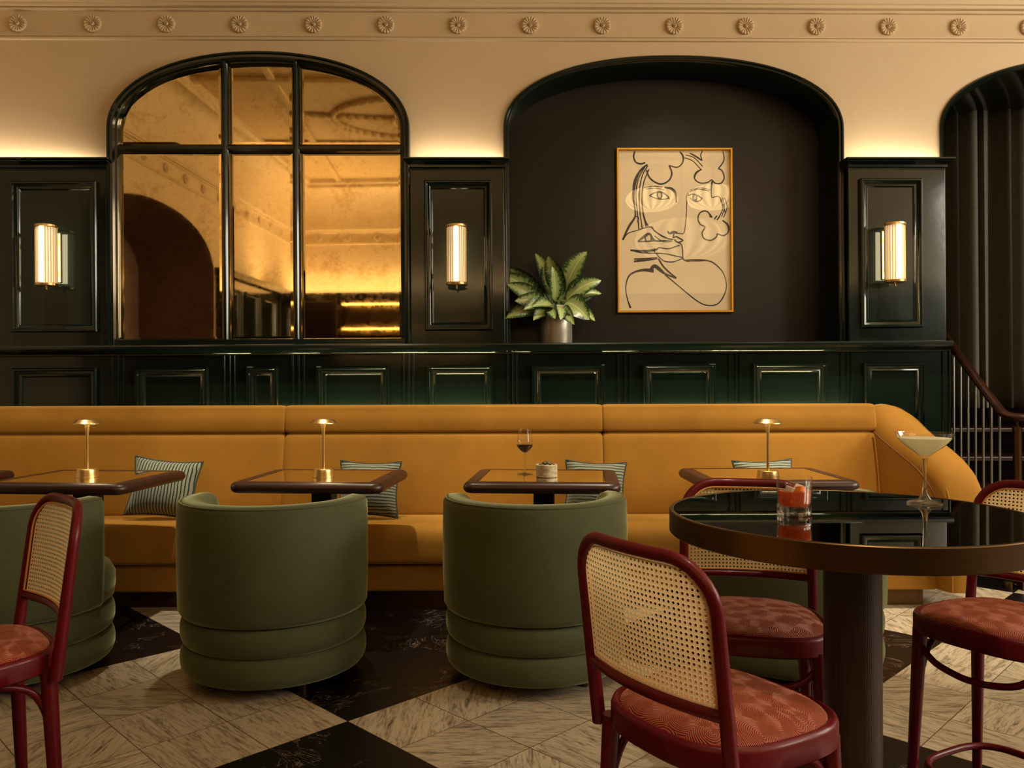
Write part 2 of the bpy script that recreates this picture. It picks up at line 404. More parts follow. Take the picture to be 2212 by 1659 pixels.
def plaster_wall():
    b = MB(); zt = ZC
    def strip(pts):   # pts (x, zlow)
        b.add([(x, 0, z) for x, z in pts]+[(x, 0, zt) for x, z in pts],
              [(i, i+1, len(pts)+i+1, len(pts)+i) for i in range(len(pts)-1)])
    zl = zcap-.25
    strip([(-3.7, zl), (A1[0]-A1[1], zl)]); strip(arch_half(*A1))
    strip([(A1[0]+A1[1], zl), (A2[0]-A2[1], zl)]); strip(arch_half(*A2))
    strip([(A2[0]+A2[1], zl), (A3[0]-A3[1], zl)]); strip(arch_half(*A3))
    strip([(A3[0]+A3[1], 0), (7.7, 0)])
    # jambs of the plaster below springing
    for ar in (A1, A2, A3):
        for s in (-1, 1):
            x = ar[0]+s*ar[1]
            if s == 1 and ar is A3: continue
            b.add([(x, 0, zl), (x, 0, ar[2]), (x, .1, ar[2]), (x, .1, zl)], [(0, 1, 2, 3)])
    return struct(b.build('wall_back', PLASTER, smooth=False, mat=WALL))
plaster_wall()

# niche lining and its moulded edge
def sweep_arch(b, ar, zb, loops, N=48):
    b.loft([[(x, y, z) for x, z in arch_half(*ar, N=N, inset=i, zb=zb)] for i, y in loops], closed=False)
ND = .30
b = MB(); sweep_arch(b, A2, zlt, [(0, .02), (0, -.012), (.006, -.02), (.014, -.02), (.02, -.008), (.03, -.008), (.036, 0), (.036, ND)])
struct(b.build('trim_1', GREEN, angle=50, mat=WALL))
b = MB(); P = arch_half(*A2, N=48, inset=.036, zb=zlt); b.add([(x, ND, z) for x, z in P], [tuple(range(len(P)))])
struct(b.build('wall_niche', NICHE, smooth=False, mat=WALL))
b = MB(); x0, x1 = A2[0]-A2[1], A2[0]+A2[1]; b.box(x0, x1, -.02, ND+.02, zlt-.03, zlt)
struct(b.build('trim_niche', GREEN, mat=WALL, bevel=.002))
# stair arch: deep soffit
SD = .85
b = MB(); sweep_arch(b, A3, -.1, [(0, .02), (0, -.012), (.01, -.02), (.02, -.008), (.03, 0), (.03, SD), (.0, SD), (.0, SD+.02)])
struct(b.build('trim_2', GREEN, angle=50, mat=WALL))

# pilasters with caps
PIL = [(-3.68, wx(241)), (wx(889), wx(1090)), (wx(1825), wx(2032))]
PANELS = [((28, 213), (393, 718)), ((918, 1064), (391, 714)), ((1857, 1990), (387, 708))]
LOOPS = [(0, -.0), (0, -.022), (.006, -.03), (.014, -.03), (.019, -.02), (.03, -.016), (.036, -.010), (.044, -.012), (.05, -.004), (.052, .0)]
PB = -.06
for i, (x0, x1) in enumerate(PIL):
    b = MB(); b.box(x0, x1, PB, .06, zlt-.01, zcapb+.04)
    p = struct(b.build('trim_%d' % (3+i), GREEN, mat=WALL, bevel=.004))
    b = MB(); pr = [(0, zcapb), (.0, zcapb+.012), (.012, zcapb+.016), (.014, zcapb+.03), (.03, zcapb+.038), (.05, zcapb+.052), (.06, zcapb+.056), (.06, zcap), (.052, zcap+.002), (.045, zcap-.02), (-.06, zcap-.02)]
    e0, e1 = (0 if i == 0 else 1), 1
    b.loft([[(x0-d*e0*.55, PB-d, z), (x1+d*e1*.55, PB-d, z)] for d, z in pr], closed=False)
    for xx, sg in ((x0, -1), (x1, 1)):
        if i == 0 and sg < 0: continue
        b.add([(xx+sg*d*.55, PB-d, z) for d, z in pr]+[(xx+sg*d*.55, 0, z) for d, z in pr], [(k, k+1, len(pr)+k+1, len(pr)+k) for k in range(len(pr)-1)])
    c = b.build('cap_moulding', GREEN, p, angle=30)
    (ua, ub), (va, vb) = PANELS[i]; um = (ua+ub)/2
    b = MB(); b.rect(wx(ua, PB), wx(ub, PB), wz(vb, um, PB), wz(va, um, PB), [(q, PB+y) for q, y in LOOPS])
    b.build('panel_moulding', GREEN, p, angle=30)
    # warm strip light lying in the trough of the cap
    q = WALL @ Vector(((x0+x1)/2, -.055, zcap-.012)); t = WALL @ Vector(((x0+x1)/2, -.015, zcap+1))
    area('cove_strip_light', q, t, (x1-x0)*.96, .02, 2.6*(x1-x0), (1, .83, .62))
    if i: b.v and None
# lower wainscot
xe = wx(2051, -.1); LB = -.10
b = MB(); b.box(-3.68, xe, LB, 0, -.1, zlb+.005)
p = struct(b.build('trim_6', GREEN, mat=WALL, bevel=.003))
zt = wz(792, 570, LB); zb_ = zt-.62
for ua, ub in ((28, 211), (293, 451), (533, 601), (683, 840), (921, 1064), (1147, 1304), (1387, 1543), (1625, 1783), (1863, 1995)):
    b = MB(); b.rect(wx(ua, LB), wx(ub, LB), zb_, zt, [(q*1.1, LB+y*1.0) for q, y in LOOPS]); b.build('panel_moulding', GREEN, p, angle=30)
b = MB()
for us in ((241, 254, 265), (483, 495, 505), (631, 644, 655), (870, 882, 892), (1096, 1107, 1115), (1334, 1349, 1360), (1575, 1589, 1598), (1815, 1829, 1838), (2035, 2049)):
    for u in us:
        x = wx(u, LB); b.tube([(x, LB, -.05), (x, LB, zlb)], .0085, 10)
b.build('stile_bead', GREEN, p)
# ledge
b = MB(); pr = [(-.1, zlb-.012), (-.125, zlb-.008), (-.13, zlb), (-.14, zlb+.006), (-.15, zlb+.012), (-.165, zlb+.018), (-.172, zlb+.03), (-.172, zlt-.012), (-.165, zlt-.003), (-.155, zlt), (0.02, zlt), (.02, zlb-.012)]
xe2 = wx(2057, -.16)
b.loft([[(-3.68, y, z) for y, z in pr], [(xe2, y, z) for y, z in pr]], True, True, True)
struct(b.build('trim_7', GREEN, mat=WALL, angle=30))

# frieze and cornice with rosettes
zf0 = wz(86, 1106, 0); zf1 = wz(27, 1106, 0)
def frieze_profile():
    return [(0, zf0-.012), (-.012, zf0-.008), (-.014, zf0), (-.006, zf0+.004), (-.006, zf0+.009), (-.014, zf0+.012), (-.014, zf0+.02), (-.004, zf0+.024), (-.003, zf0+.026), (-.003, zf1-.006),
            (-.02, zf1-.003), (-.024, zf1+.004), (-.014, zf1+.008), (-.014, zf1+.014), (-.036, zf1+.02), (-.04, zf1+.03), (-.04, zf1+.036), (-.05, zf1+.04)] + \
           [(-.05-.3*(1-math.cos(a)), zf1+.04+(ZC-.12-zf1-.04)*math.sin(a)) for a in [PI/2*k/8 for k in range(9)]]+[(-.38, ZC-.12), (-.38, ZC-.08), (-.42, ZC-.06), (-.42, ZC)]
b = MB(); pr = frieze_profile(); b.loft([[(-3.7, y, z) for y, z in pr], [(7.7, y, z) for y, z in pr]], closed=False)
cor = struct(b.build('trim_8', PLASTER, mat=WALL, angle=28))
def rosette_bm(r=.052):
    b = MB(); n = 96; rings = []
    for rr, h, am in ((1.0, 0, 0), (1.0, .010, .0), (.97, .014, .004), (.8, .015, .006), (.55, .012, .006), (.3, .008, .004), (.24, .006, 0), (.22, .016, 0), (.15, .02, 0), (.12, .014, 0), (.08, .02, 0)):
        ring = []
        for k in range(n):
            a = 2*PI*k/n; sc = 1-.05*(1-abs(math.sin(8*a))) if rr > .9 else 1
            ring.append((r*rr*sc*math.cos(a), -(h*1.15+am*1.3*(abs(math.sin(8*a))-.5)), r*rr*sc*math.sin(a)))
        rings.append(ring)
    b.loft(rings, True, False, True); return b
RU = [45, 206, 365, 523, 682, 838, 994, 1149, 1305, 1460, 1614, 1767, 1921, 2073, 2224]
RV = [50, 53, 55, 56, 57, 57.5, 58, 58.5, 58.5, 58.5, 58.5, 57.5, 56.5, 56, 55]
r0 = None
zr = sum(wz(v, u) for u, v in zip(RU, RV))/len(RU)
for u in RU:
    if r0 is None: r0 = rosette_bm().build('rosette', PLASTER, cor, angle=60); o = r0
    else: o = r0.copy(); COL.objects.link(o)
    o.parent = cor; o.location = (wx(u), -.003, zr)

# left wall with an arched recess, rear wall, right wall with a window
def side_frame(x, y, ang): return Matrix.Translation((x, y, 0)) @ Matrix.Rotation(ang, 4, 'Z')
WLM = side_frame(XL, 5.0, R(91.4))          # local x runs towards the camera wall (away), -y faces the room after flip
# left wall: local frame with x = distance from back wall, y towards outside
_a = R(5.1); ML = Matrix.Translation((-3.67, 4.98, 0)) @ Matrix(((math.sin(_a), -math.cos(_a), 0, 0), (-math.cos(_a), -math.sin(_a), 0, 0), (0, 0, 1, 0), (0, 0, 0, 1)))
LA = (3.35, 1.3, 2.45, .58, 2.2)
b = MB(); pts = [(0, 0)]+[(LA[0]-LA[1], 0)]
def strip(b, pts, zt): b.add([(x, 0, z) for x, z in pts]+[(x, 0, zt) for x, z in pts], [(i, i+1, len(pts)+i+1, len(pts)+i) for i in range(len(pts)-1)])
strip(b, [(-.1, 0), (LA[0]-LA[1], 0)], ZC); strip(b, arch_half(*LA), ZC); strip(b, [(LA[0]+LA[1], 0), (7.7, 0)], ZC)
struct(b.build('wall_left', PLASTER, smooth=False, mat=ML, recalc=False))
b = MB(); sweep_arch(b, LA, 0, [(0, 0), (0, .9)]); P = arch_half(*LA, N=48, zb=0); b.add([(x, .9, z) for x, z in P], [tuple(range(len(P)))])
struct(b.build('wall_recess', BROWN, mat=ML, angle=40))
b = MB(); pr = [(y, z) for y, z in frieze_profile()]; b.loft([[(-.1, y, z) for y, z in pr], [(7.7, y, z) for y, z in pr]], closed=False)
cl = struct(b.build('trim_9', PLASTER, mat=ML, angle=28))
for k in range(16):
    o = r0.copy(); COL.objects.link(o); o.parent = cl; o.location = (.25+.455*k, -.003, zr)
b = MB(); xa = LA[0]+LA[1]+.04; zw = 2.56
b.box(xa, 7.6, -.06, 0, 0, zw-.05); b.box(xa-.02, 7.6, -.12, 0, zw-.08, zw)
for k in range(5): b.rect(xa+.1+.66*k, xa+.6+.66*k, 1.5, zw-.2, [(q, -.06+y) for q, y in LOOPS])
struct(b.build('trim_10', GREEN, mat=ML, smooth=False))
area('cove_strip_light', ML @ Vector(((xa+7.5)/2, -.08, zw+.01)), ML @ Vector(((xa+7.5)/2, -.03, zw+1)), .02, 2.7, 28, WARM)
# rear wall (behind the camera)
YR = -2.6
MR = Matrix.Translation((0, -2.22, 0)) @ Matrix.Rotation(PI+R(6), 4, 'Z')
b = MB(); strip(b, [(-7.7, 0), (3.6, 0)], ZC); struct(b.build('wall_front', PLASTER, smooth=False, mat=MR, recalc=False))
b = MB(); b.loft([[(-7.7, y, z) for y, z in pr], [(3.6, y, z) for y, z in pr]], closed=False)
cf = struct(b.build('trim_11', PLASTER, mat=MR, angle=28))
for k in range(21):
    o = r0.copy(); COL.objects.link(o); o.parent = cf; o.location = (-5.6+.455*k, -.003, zr)
b = MB(); b.box(-7.7, 3.5, -.06, 0, 0, zw-.05); b.box(-7.7, 3.5, -.12, 0, zw-.08, zw)
struct(b.build('trim_12', GREEN, mat=MR, smooth=False))
area('cove_strip_light', MR @ Vector((1.1, -.09, zw+.01)), MR @ Vector((1.1, -.04, zw+1)), 3.9, .02, 40, WARM)
area('cove_strip_light', MR @ Vector((-3.2, -.09, zw+.01)), MR @ Vector((-3.2, -.04, zw+1)), 4.0, .02, 30, WARM)
# right wall with window
MW = Matrix.Translation((XR, 0, 0)) @ Matrix.Rotation(-PI/2, 4, 'Z')   # local x -> -Y world, local y -> +X world
b = MB(); strip(b, [(-5.3, 0), (-3.7, 0)], ZC); strip(b, [(-3.7, 4.0), (-.9, 4.0)], ZC); strip(b, [(-3.7, 0), (-.9, 0)], 1.8); strip(b, [(-.9, 0), (-.1, 0)], ZC); strip(b, [(-.1, 4.0), (2.1, 4.0)], ZC); strip(b, [(-.1, 0), (2.1, 0)], 1.8); strip(b, [(2.1, 0), (2.7, 0)], ZC)
struct(b.build('wall_right', PLASTER, smooth=False, mat=MW, recalc=False))
skyg = emit('bright_sky_glass', (255, 236, 205), 1.5)
for wi, (xa_, xb_) in enumerate(((-3.7, -.9), (-.1, 2.1))):
    b = MB(); b.rect(xa_, xb_, 1.8, 4.0, [(0, .12), (0, -.03), (.08, -.03), (.08, .12)])
    for q in (1, 2): x = xa_+(xb_-xa_)*q/3; b.box(x-.02, x+.02, .02, .06, 1.86, 3.95)
    b.box(xa_+.05, xb_-.05, .02, .06, 2.9, 2.94)
    win = struct(b.build('window_%d' % (wi+1), GREEN, smooth=False, mat=MW))
    b = MB(); b.box(xa_+.06, xb_-.06, .07, .08, 1.86, 3.95); b.build('window_pane', skyg, win)

b = MB(); b.box(-5.3, 2.7, -.06, 0, 0, 1.72); b.box(-5.3, 2.7, -.1, 0, 1.7, 1.77); struct(b.build('trim_15', GREEN, smooth=False, mat=MW))
# ceiling plaster: beams and rope moulding
b = MB()
for y in (3.9, 1.9, -.2): b.box(-3.4, 7.2, y-.05, y+.05, ZC-.05, ZC)
for x in (-2.2, .4, 3.0): b.box(x-.04, x+.04, -2.6, 4.9, ZC-.04, ZC)
struct(b.build('trim_13', CEILING, bevel=.012, seg=2))
b = MB()
def rope(path, r=.035):
    P = [Vector(p) for p in path]; 
    for i in range(len(P)-1):
        m = (P[i]+P[i+1])/2; d = (P[i+1]-P[i]).normalized(); L = (P[i+1]-P[i]).length
        b.tube([m-d*L*.62, m-d*L*.35, m, m+d*L*.35, m+d*L*.62], [.2*r, .8*r, r, .8*r, .2*r], 8)
c0 = Vector((-.75, .75, ZC-.02))
rope([c0+Vector((1.05*math.cos(2*PI*k/52), .72*math.sin(2*PI*k/52), 0)) for k in range(53)])
rope([c0+Vector((-1.5+.1*k, .15-.012*k, 0)) for k in range(16)], .03)
rope([c0+Vector((.1+.5*math.cos(2*PI*k/26), -.1+.4*math.sin(2*PI*k/26), 0)) for k in range(27)], .03)
struct(b.build('trim_14', CEILING))

# ------------------------------------------------------------------ arched mirror
def mirror():
    zb = zlt
    cx, a, zs, bb, n = A1
    org = Vector((cx, 0, zb)); MM = WALL @ Matrix.Translation(org)
    t = thing('arched_mirror', 'large arched six-pane antique gold mirror with dark green frame above the ledge', 'mirror', mat=MM)
    ar = (0, a, zs-zb, bb, n)
    b = MB(); lp = [(0, .03), (0, -.07), (.006, -.078), (.014, -.078), (.02, -.068), (.034, -.066), (.042, -.05), (.054, -.046), (.062, -.03), (.064, .02)]
    sweep_arch(b, ar, 0, lp)
    b.box(-a+.03, a-.03, -.06, .02, 0, .035); b.build('frame', GREEN, t, angle=32)
    xi = [wx(483)-cx, wx(500)-cx, wx(636)-cx, wx(653)-cx]; zt0, zt1 = wz(330, 566)-zb, wz(315, 566)-zb
    def top(x): 
        a2, b2 = a-.055, bb-.055; return ar[2]+b2*(max(0, 1-abs(x/a2)**n))**(1/n)
    for x0, x1 in (xi[:2], xi[2:]):
        b = MB(); zt = top((x0+x1)/2)+.02
        b.loft([[(x0, 0, z), (x0, -.03, z), (x0+.008, -.042, z), (x0+.018, -.05, z), (x1-.018, -.05, z), (x1-.008, -.042, z), (x1, -.03, z), (x1, 0, z)] for z in (.02, zt)], closed=False)
        b.build('mullion', GREEN, t, angle=30)
    b = MB(); xm = a-.05
    b.loft([[(x, 0, zt0), (x, -.03, zt0), (x, -.044, zt0+.012), (x, -.044, zt1-.012), (x, -.03, zt1), (x, 0, zt1)] for x in (-xm, xm)], closed=False)
    b.build('transom', GREEN, t, angle=30)
    xs = [(-a+.05, xi[0]+.004), (xi[1]-.004, xi[2]+.004), (xi[3]-.004, a-.05)]
    for row in (0, 1):
        for x0, x1 in xs:
            if row == 0: pl = [(x0, .03), (x1, .03), (x1, zt0+.004), (x0, zt0+.004)]
            else:
                N = 24; pl = [(x0, zt1-.004), (x1, zt1-.004)]+[(x1+(x0-x1)*k/N, top(x1+(x0-x1)*k/N)) for k in range(N+1)]
            mx = sum(p[0] for p in pl[:4])/4 if row == 0 else (x0+x1)/2; mz = (min(p[1] for p in pl)+max(p[1] for p in pl))/2
            wd, hg = x1-x0, max(p[1] for p in pl)-min(p[1] for p in pl)
            inn = [(mx+(x-mx)*(1-.05/wd), mz+(z-mz)*(1-.05/hg)) for x, z in pl]
            b = MB(); b.loft([[(x, -.006, z) for x, z in pl], [(x, -.0085, z) for x, z in inn]], True, False, True)
            o = b.build('mirror_pane', MIRROR, t, smooth=False)
mirror()

# ------------------------------------------------------------------ wall sconces
def sconce(i, u, v, label):
    off = PB-.10; x, zc = wl(u, v, off); z = zc
    t = thing('wall_sconce', label, 'wall lamp', group='ribbed glass wall sconces', mat=WALL @ Matrix.Translation((x, PB, z)))
    b = MB(); b.box(-.036, .036, -.014, 0, -.15, .15); b.build('backplate', BRASS, t, bevel=.004)
    for z_ in (.08, -.11):
        b = MB(); b.box(-.02, .02, -.06, -.01, z_, z_+.03); b.build('bracket', BRASS, t, bevel=.002)
    c = (0, -.10, 0)
    b = MB(); n = 96; rings = []
    for z in (-.165, .165): rings.append([(.054*(1+.03*math.cos(24*2*PI*k/n))*math.cos(2*PI*k/n), -.10+.054*(1+.03*math.cos(24*2*PI*k/n))*math.sin(2*PI*k/n), z) for k in range(n)])
    b.loft(rings); b.build('glass_shade', SHADEG, t, angle=60)
    b = MB()
    for k in range(24):
        a = 2*PI*(k+.5)/24; b.tube([(.057*math.cos(a), -.10+.057*math.sin(a), -.166), (.057*math.cos(a), -.10+.057*math.sin(a), .166)], .0028, 6)
    b.build('glass_rods', simple('cream_rod', (226, 198, 150), .35) if 'cream_rod' not in bpy.data.materials else bpy.data.materials['cream_rod'], t)
    b = MB(); b.tube([(0, -.10-.058, -.16), (0, -.10-.058, .16)], .011, 10); b.build('lit_tube', BULB, t)
    for s, nm in ((1, 'top_cap'), (-1, 'bottom_cap')):
        b = MB(); b.lathe([(.0, s*.182), (.05, s*.182), (.062, s*.178), (.063, s*.166), (.058, s*.162)], 40, c); b.build(nm, BRASS, t)
    b = MB(); b.lathe([(.0, -.205), (.006, -.2), (.004, -.19), (.008, -.182)], 16, c); b.build('finial', BRASS, t)
    pl = bpy.data.lights.new('sconce_light', 'AREA'); pl.shape = 'RECTANGLE'; pl.size = .1; pl.size_y = .3; pl.energy = .85; pl.color = (1, .85, .5)
    o = bpy.data.objects.new('sconce_light', pl); COL.objects.link(o); o.location = WALL @ Vector((x, PB-.043, zc)); o.rotation_euler = (R(90), 0, R(1.4))
    return t
sconce(0, 100, 552, 'ribbed glass wall sconce on the green panel left of the arched mirror')
sconce(1, 986, 551, 'ribbed glass wall sconce on the narrow panel between mirror and dark niche')
sconce(2, 1933, 546, 'ribbed glass wall sconce on the panel beside the stair curtain')

# ------------------------------------------------------------------ framed drawing
def picture():
    yo = ND-.004
    x0, z1 = wl(1330, 321.5, yo); x1, z0 = wl(1582, 675.5, yo)
    cx, cz = (x0+x1)/2, (z0+z1)/2; hw, hh = (x1-x0)/2, (z1-z0)/2
    t = thing('framed_drawing', 'gold-framed line drawing of two faces and a hand hung in the dark niche', 'picture', mat=WALL @ Matrix.Translation((cx, yo, cz)))
    b = MB(); b.rect(-hw, hw, -hh, hh, [(0, 0), (0, -.03), (.004, -.034), (.012, -.034), (.015, -.03), (.017, -.02), (.018, -.012)]); b.build('frame', GOLDF, t, angle=30)
    b = MB(); b.box(-hw+.015, hw-.015, -.012, -.008, -hh+.015, hh-.015); b.build('print', PAPER, t, smooth=False)
    b = MB()
    # strokes: traced as (x, y) in a 0..1000 wide sheet measured on the print, with pen widths
    X0, X1, Y0, Y1 = 703, 1322, 540, 1406
    def st(pts, w0=5, w1=None, n=8):
        pw = [w0]*len(pts) if w1 is None else w1
        C = cr([(p[0], p[1], pw[i]) for i, p in enumerate(pts)], n)
        Q = []
        for i, p in enumerate(C):
            a, c = C[max(0, i-1)], C[min(len(C)-1, i+1)]; d = Vector((c.x-a.x, c.y-a.y)); d = d.normalized() if d.length else Vector((1, 0))
            nrm = Vector((-d.y, d.x))*max(p.z*1.25, 2.4)/2
            Q.append([(p.x+s*nrm.x, p.y+s*nrm.y) for s in (-1, 1)])
        mp = lambda q: (-hw+(q[0]-X0)/(X1-X0)*2*hw, -.0126, hh-(q[1]-Y0)/(Y1-Y0)*2*hh)
        b.loft([[mp(q) for q in r] for r in Q], closed=False)
    st([(803, 556), (797, 585), (808, 612), (835, 622), (858, 615)], 7); st([(1043, 558), (1060, 580), (1058, 615), (1030, 640), (985, 630)], 7, [4, 8, 5, 6, 5])
    st([(985, 630), (1000, 670), (985, 708), (945, 728), (905, 715), (878, 690), (865, 655)], 7)
    st([(870, 625), (830, 660), (802, 720), (795, 800), (803, 870), (800, 905), (770, 950), (735, 1020)], 6, [7, 9, 14, 9, 6, 8, 10, 6])
    st([(872, 632), (840, 690), (825, 780), (828, 870), (840, 960)], 5); st([(878, 650), (850, 720), (840, 800), (845, 880), (862, 955)], 5)
    st([(855, 640), (822, 700), (808, 780), (815, 880), (822, 965)], 5); st([(845, 880), (855, 920), (872, 950)], 7)
    st([(735, 1022), (760, 990), (800, 975), (885, 953), (905, 975), (945, 1000), (980, 1015)], 5, [8, 5, 4, 4, 5, 5, 4])
    st([(815, 930), (820, 905), (800, 895)], 5)
    st([(1095, 565), (1125, 580), (1162, 605)], 6, [4, 8, 5]); st([(1162, 605), (1155, 575), (1165, 556)], 5); st([(1275, 556), (1280, 600), (1262, 632), (1250, 645)], 5)
    st([(1068, 590), (1110, 605), (1145, 640), (1160, 655)], 4); st([(1075, 575), (1120, 590), (1165, 635)], 4)
    st([(1160, 650), (1130, 670), (1122, 700), (1150, 722), (1190, 720), (1212, 705)], 7, [5, 9, 6, 5, 5, 5]); st([(1212, 705), (1235, 725), (1265, 722), (1280, 695), (1270, 660), (1248, 645)], 6)
    st([(1080, 790), (1078, 850), (1072, 930), (1062, 985), (1035, 988), (1010, 985)], 4); st([(1090, 775), (1078, 795), (1080, 830)], 5)
    st([(975, 975), (985, 988), (1005, 982), (1028, 982)], 7, [4, 8, 12, 5]); st([(1010, 990), (1005, 1010), (1020, 1005), (1035, 1012), (1056, 1025), (1030, 1035), (1010, 1020)], 6)
    st([(1030, 1035), (1050, 1050), (1055, 1090), (1055, 1118)], 5)
    st([(880, 790), (905, 775), (940, 770), (975, 790), (985, 808)], 6, [8, 5, 7, 6, 5]); st([(880, 790), (920, 805), (960, 808), (985, 800)], 5); st([(925, 770), (922, 790), (935, 806), (945, 790), (942, 772)], 6)
    st([(850, 748), (900, 740), (950, 745)], 4); st([(960, 745), (1000, 755), (1020, 780), (1022, 825)], 9, [6, 12, 8, 4]); st([(860, 755), (910, 750), (960, 758)], 3)
    st([(1085, 790), (1110, 782), (1140, 790), (1160, 805)], 6); st([(1095, 800), (1120, 820), (1150, 815), (1162, 800)], 5); st([(1115, 788), (1112, 808), (1130, 812), (1132, 788)], 5)
    st([(1095, 770), (1140, 755), (1200, 765)], 5); st([(1100, 760), (1150, 748), (1205, 758)], 3); st([(1215, 715), (1210, 760), (1212, 800)], 6, [8, 6, 4]); st([(1215, 800), (1250, 795), (1270, 830), (1285, 880)], 5)
    st([(1270, 800), (1280, 850), (1265, 900)], 4); st([(1280, 800), (1295, 850), (1275, 905)], 4); st([(1260, 810), (1270, 860), (1250, 905)], 4); st([(1225, 915), (1240, 895)], 6); st([(1240, 918), (1255, 898)], 6); st([(1205, 905), (1200, 885), (1215, 905)], 6)
    st([(1205, 890), (1180, 870), (1150, 880), (1138, 910), (1150, 940), (1175, 955), (1160, 985), (1170, 1015), (1205, 1025), (1235, 1008), (1240, 990)], 6)
    st([(1240, 990), (1275, 1000), (1300, 980), (1298, 945), (1270, 920)], 7, [5, 6, 6, 9, 6])
    st([(885, 953), (920, 985), (960, 1010), (1005, 1020)], 5); st([(816, 1030), (850, 1005), (878, 990), (900, 1020), (925, 1028), (1000, 1022)], 8, [5, 12, 10, 8, 6, 4]); st([(816, 1030), (860, 1030), (910, 1025)], 6); st([(855, 1005), (858, 1030)], 6); st([(885, 995), (888, 1027)], 6)
    st([(905, 1000), (950, 1030), (1000, 1030)], 4); st([(1040, 1050), (980, 1068), (930, 1062)], 5); st([(930, 1062), (905, 1075), (840, 1082), (776, 1075)], 9, [5, 9, 12, 6]); st([(776, 1075), (840, 1090), (910, 1092), (960, 1095), (1055, 1115)], 5); st([(905, 1065), (905, 1088)], 5)
    st([(795, 1135), (860, 1125), (920, 1118)], 11, [8, 14, 9]); st([(795, 1122), (850, 1120), (915, 1120)], 6); st([(910, 1090), (950, 1130), (1000, 1138), (1055, 1120)], 5)
    st([(775, 1380), (758, 1330), (750, 1270), (765, 1215), (800, 1190), (850, 1180), (900, 1185)], 6, [9, 4, 5, 7, 8, 12, 16]); st([(880, 1180), (905, 1160), (940, 1185), (960, 1200), (1020, 1225)], 9, [10, 16, 14, 8, 6])
    st([(925, 1120), (950, 1160), (985, 1195), (1020, 1222)], 7); st([(960, 1205), (1020, 1255), (1080, 1305), (1140, 1350), (1190, 1368), (1240, 1360), (1275, 1315), (1288, 1260), (1270, 1195), (1225, 1148), (1185, 1132), (1130, 1130), (1072, 1130)], 6, [7, 5, 5, 5, 5, 5, 5, 4, 4, 6, 6, 11, 8])
    st([(1055, 1118), (1065, 1130), (1090, 1136)], 6)
    b.build('ink_lines', INK, t, smooth=False)
    b = MB(); b.box(-hw+.016, hw-.016, -.019, -.017, -hh+.016, hh-.016); b.build('glazing', THIN, t, smooth=False)
picture()

# ------------------------------------------------------------------ potted plant
def plant():
    x, z = wl(1203, 738, .06)
    t = thing('potted_plant', 'variegated leafy plant in a grey cylinder pot on the niche ledge', 'plant', mat=WALL @ Matrix.Translation((x, .10, zlt)))
    b = MB(); b.lathe([(0, 0), (.098, 0), (.1, .004), (.1, .236), (.098, .24), (.092, .24), (.09, .236), (.09, .2)], 48, cap0=False); b.build('pot', POT, t, angle=40)
    b = MB(); b.lathe([(.0, .205), (.089, .205)], 24); b.build('soil', SOIL, t)
    sc = 1750/5.1
    # leaf targets in pixels: base(x,y) tip(x,y), width, toward-viewer tilt
    base = (1203, 672)
    LV = [((1145, 640), (1085, 590), 34, .06), ((1150, 655), (1096, 612), 30, .1), ((1160, 645), (1104, 572), 36, -.04), ((1165, 655), (1112, 648), 30, .12), ((1172, 668), (1092, 684), 30, .1),
          ((1195, 640), (1192, 575), 26, .1), ((1188, 640), (1178, 565), 22, -.05), ((1190, 620), (1160, 536), 26, -.1), ((1222, 620), (1185, 550), 34, .04), ((1228, 612), (1268, 541), 38, .05),
          ((1232, 640), (1297, 604), 34, .08), ((1235, 650), (1300, 630), 30, .02), ((1240, 650), (1293, 618), 26, -.08), ((1232, 645), (1268, 690), 40, .16), ((1240, 660), (1284, 690), 26, .06), ((1244, 665), (1272, 668), 22, -.06),
          ((1185, 662), (1150, 690), 26, .14), ((1195, 668), (1148, 662), 26, .15), ((1205, 662), (1206, 690), 26, .18), ((1215, 668), (1236, 700), 24, .17), ((1180, 668), (1196, 688), 24, .18),
          ((1175, 640), (1128, 625), 28, -.02), ((1210, 640), (1213, 585), 24, -.08), ((1170, 650), (1140, 600), 26, -.1), ((1215, 650), (1250, 600), 30, -.06), ((1176, 660), (1130, 668), 24, .16)]
    bl, bs = MB(), MB(); uvs = []
    for (bp, tp, wd, yt) in LV:
        f = lambda p, y: Vector(((p[0]-1203)/sc, y, (738-p[1])/sc))
        A = f((bp[0]+(1205-bp[0])*.35, bp[1]+(655-bp[1])*.35), -yt*.35); T = f(tp, -yt-.02); B = Vector((random.uniform(-.03, .03), random.uniform(-.03, .03), .21))
        d = T-A; L = d.length; dn = d.normalized(); W = wd*1.08/sc/2
        side = dn.cross(Vector((random.uniform(-.5, .5), -1, random.uniform(-.1, .7)))).normalized(); nrm = side.cross(dn).normalized()
        if nrm.y > 0: nrm = -nrm
        N = 14; rows = []
        for i in range(N+1):
            s = i/N; wv = W*1.25*(math.sin(PI*min(1, s**.85)))**.62*(1-.2*s) if 0 < s < 1 else 0
            mid = A+dn*L*s+nrm*(.09*L*math.sin(PI*s))+Vector((0, 0, .30*L*s*(1-s)))
            row = []
            for k in range(7):
                e = (k/3-1); row.append(mid+side*wv*e+nrm*(.35*wv*(abs(e)**1.3)+.04*wv*math.sin(9*s+2*e)))
            rows.append(row)
        k0 = len(bl.v); bl.loft(rows, closed=False)
        uvs += [(k/6, i/N) for i in range(N+1) for k in range(7)]
        C = cr([B, B.lerp(A, .5)+Vector((0, 0, .03)), A], 5); bs.tube(C, [.006]*len(C), 7)
    o = bl.build('foliage', LEAF, t, angle=80, recalc=False)
    uvl = o.data.uv_layers.new(name='UVMap')
    for lp in o.data.loops: uvl.data[lp.index].uv = uvs[lp.vertex_index]
    bs.build('stems', STEM, t)
plant()

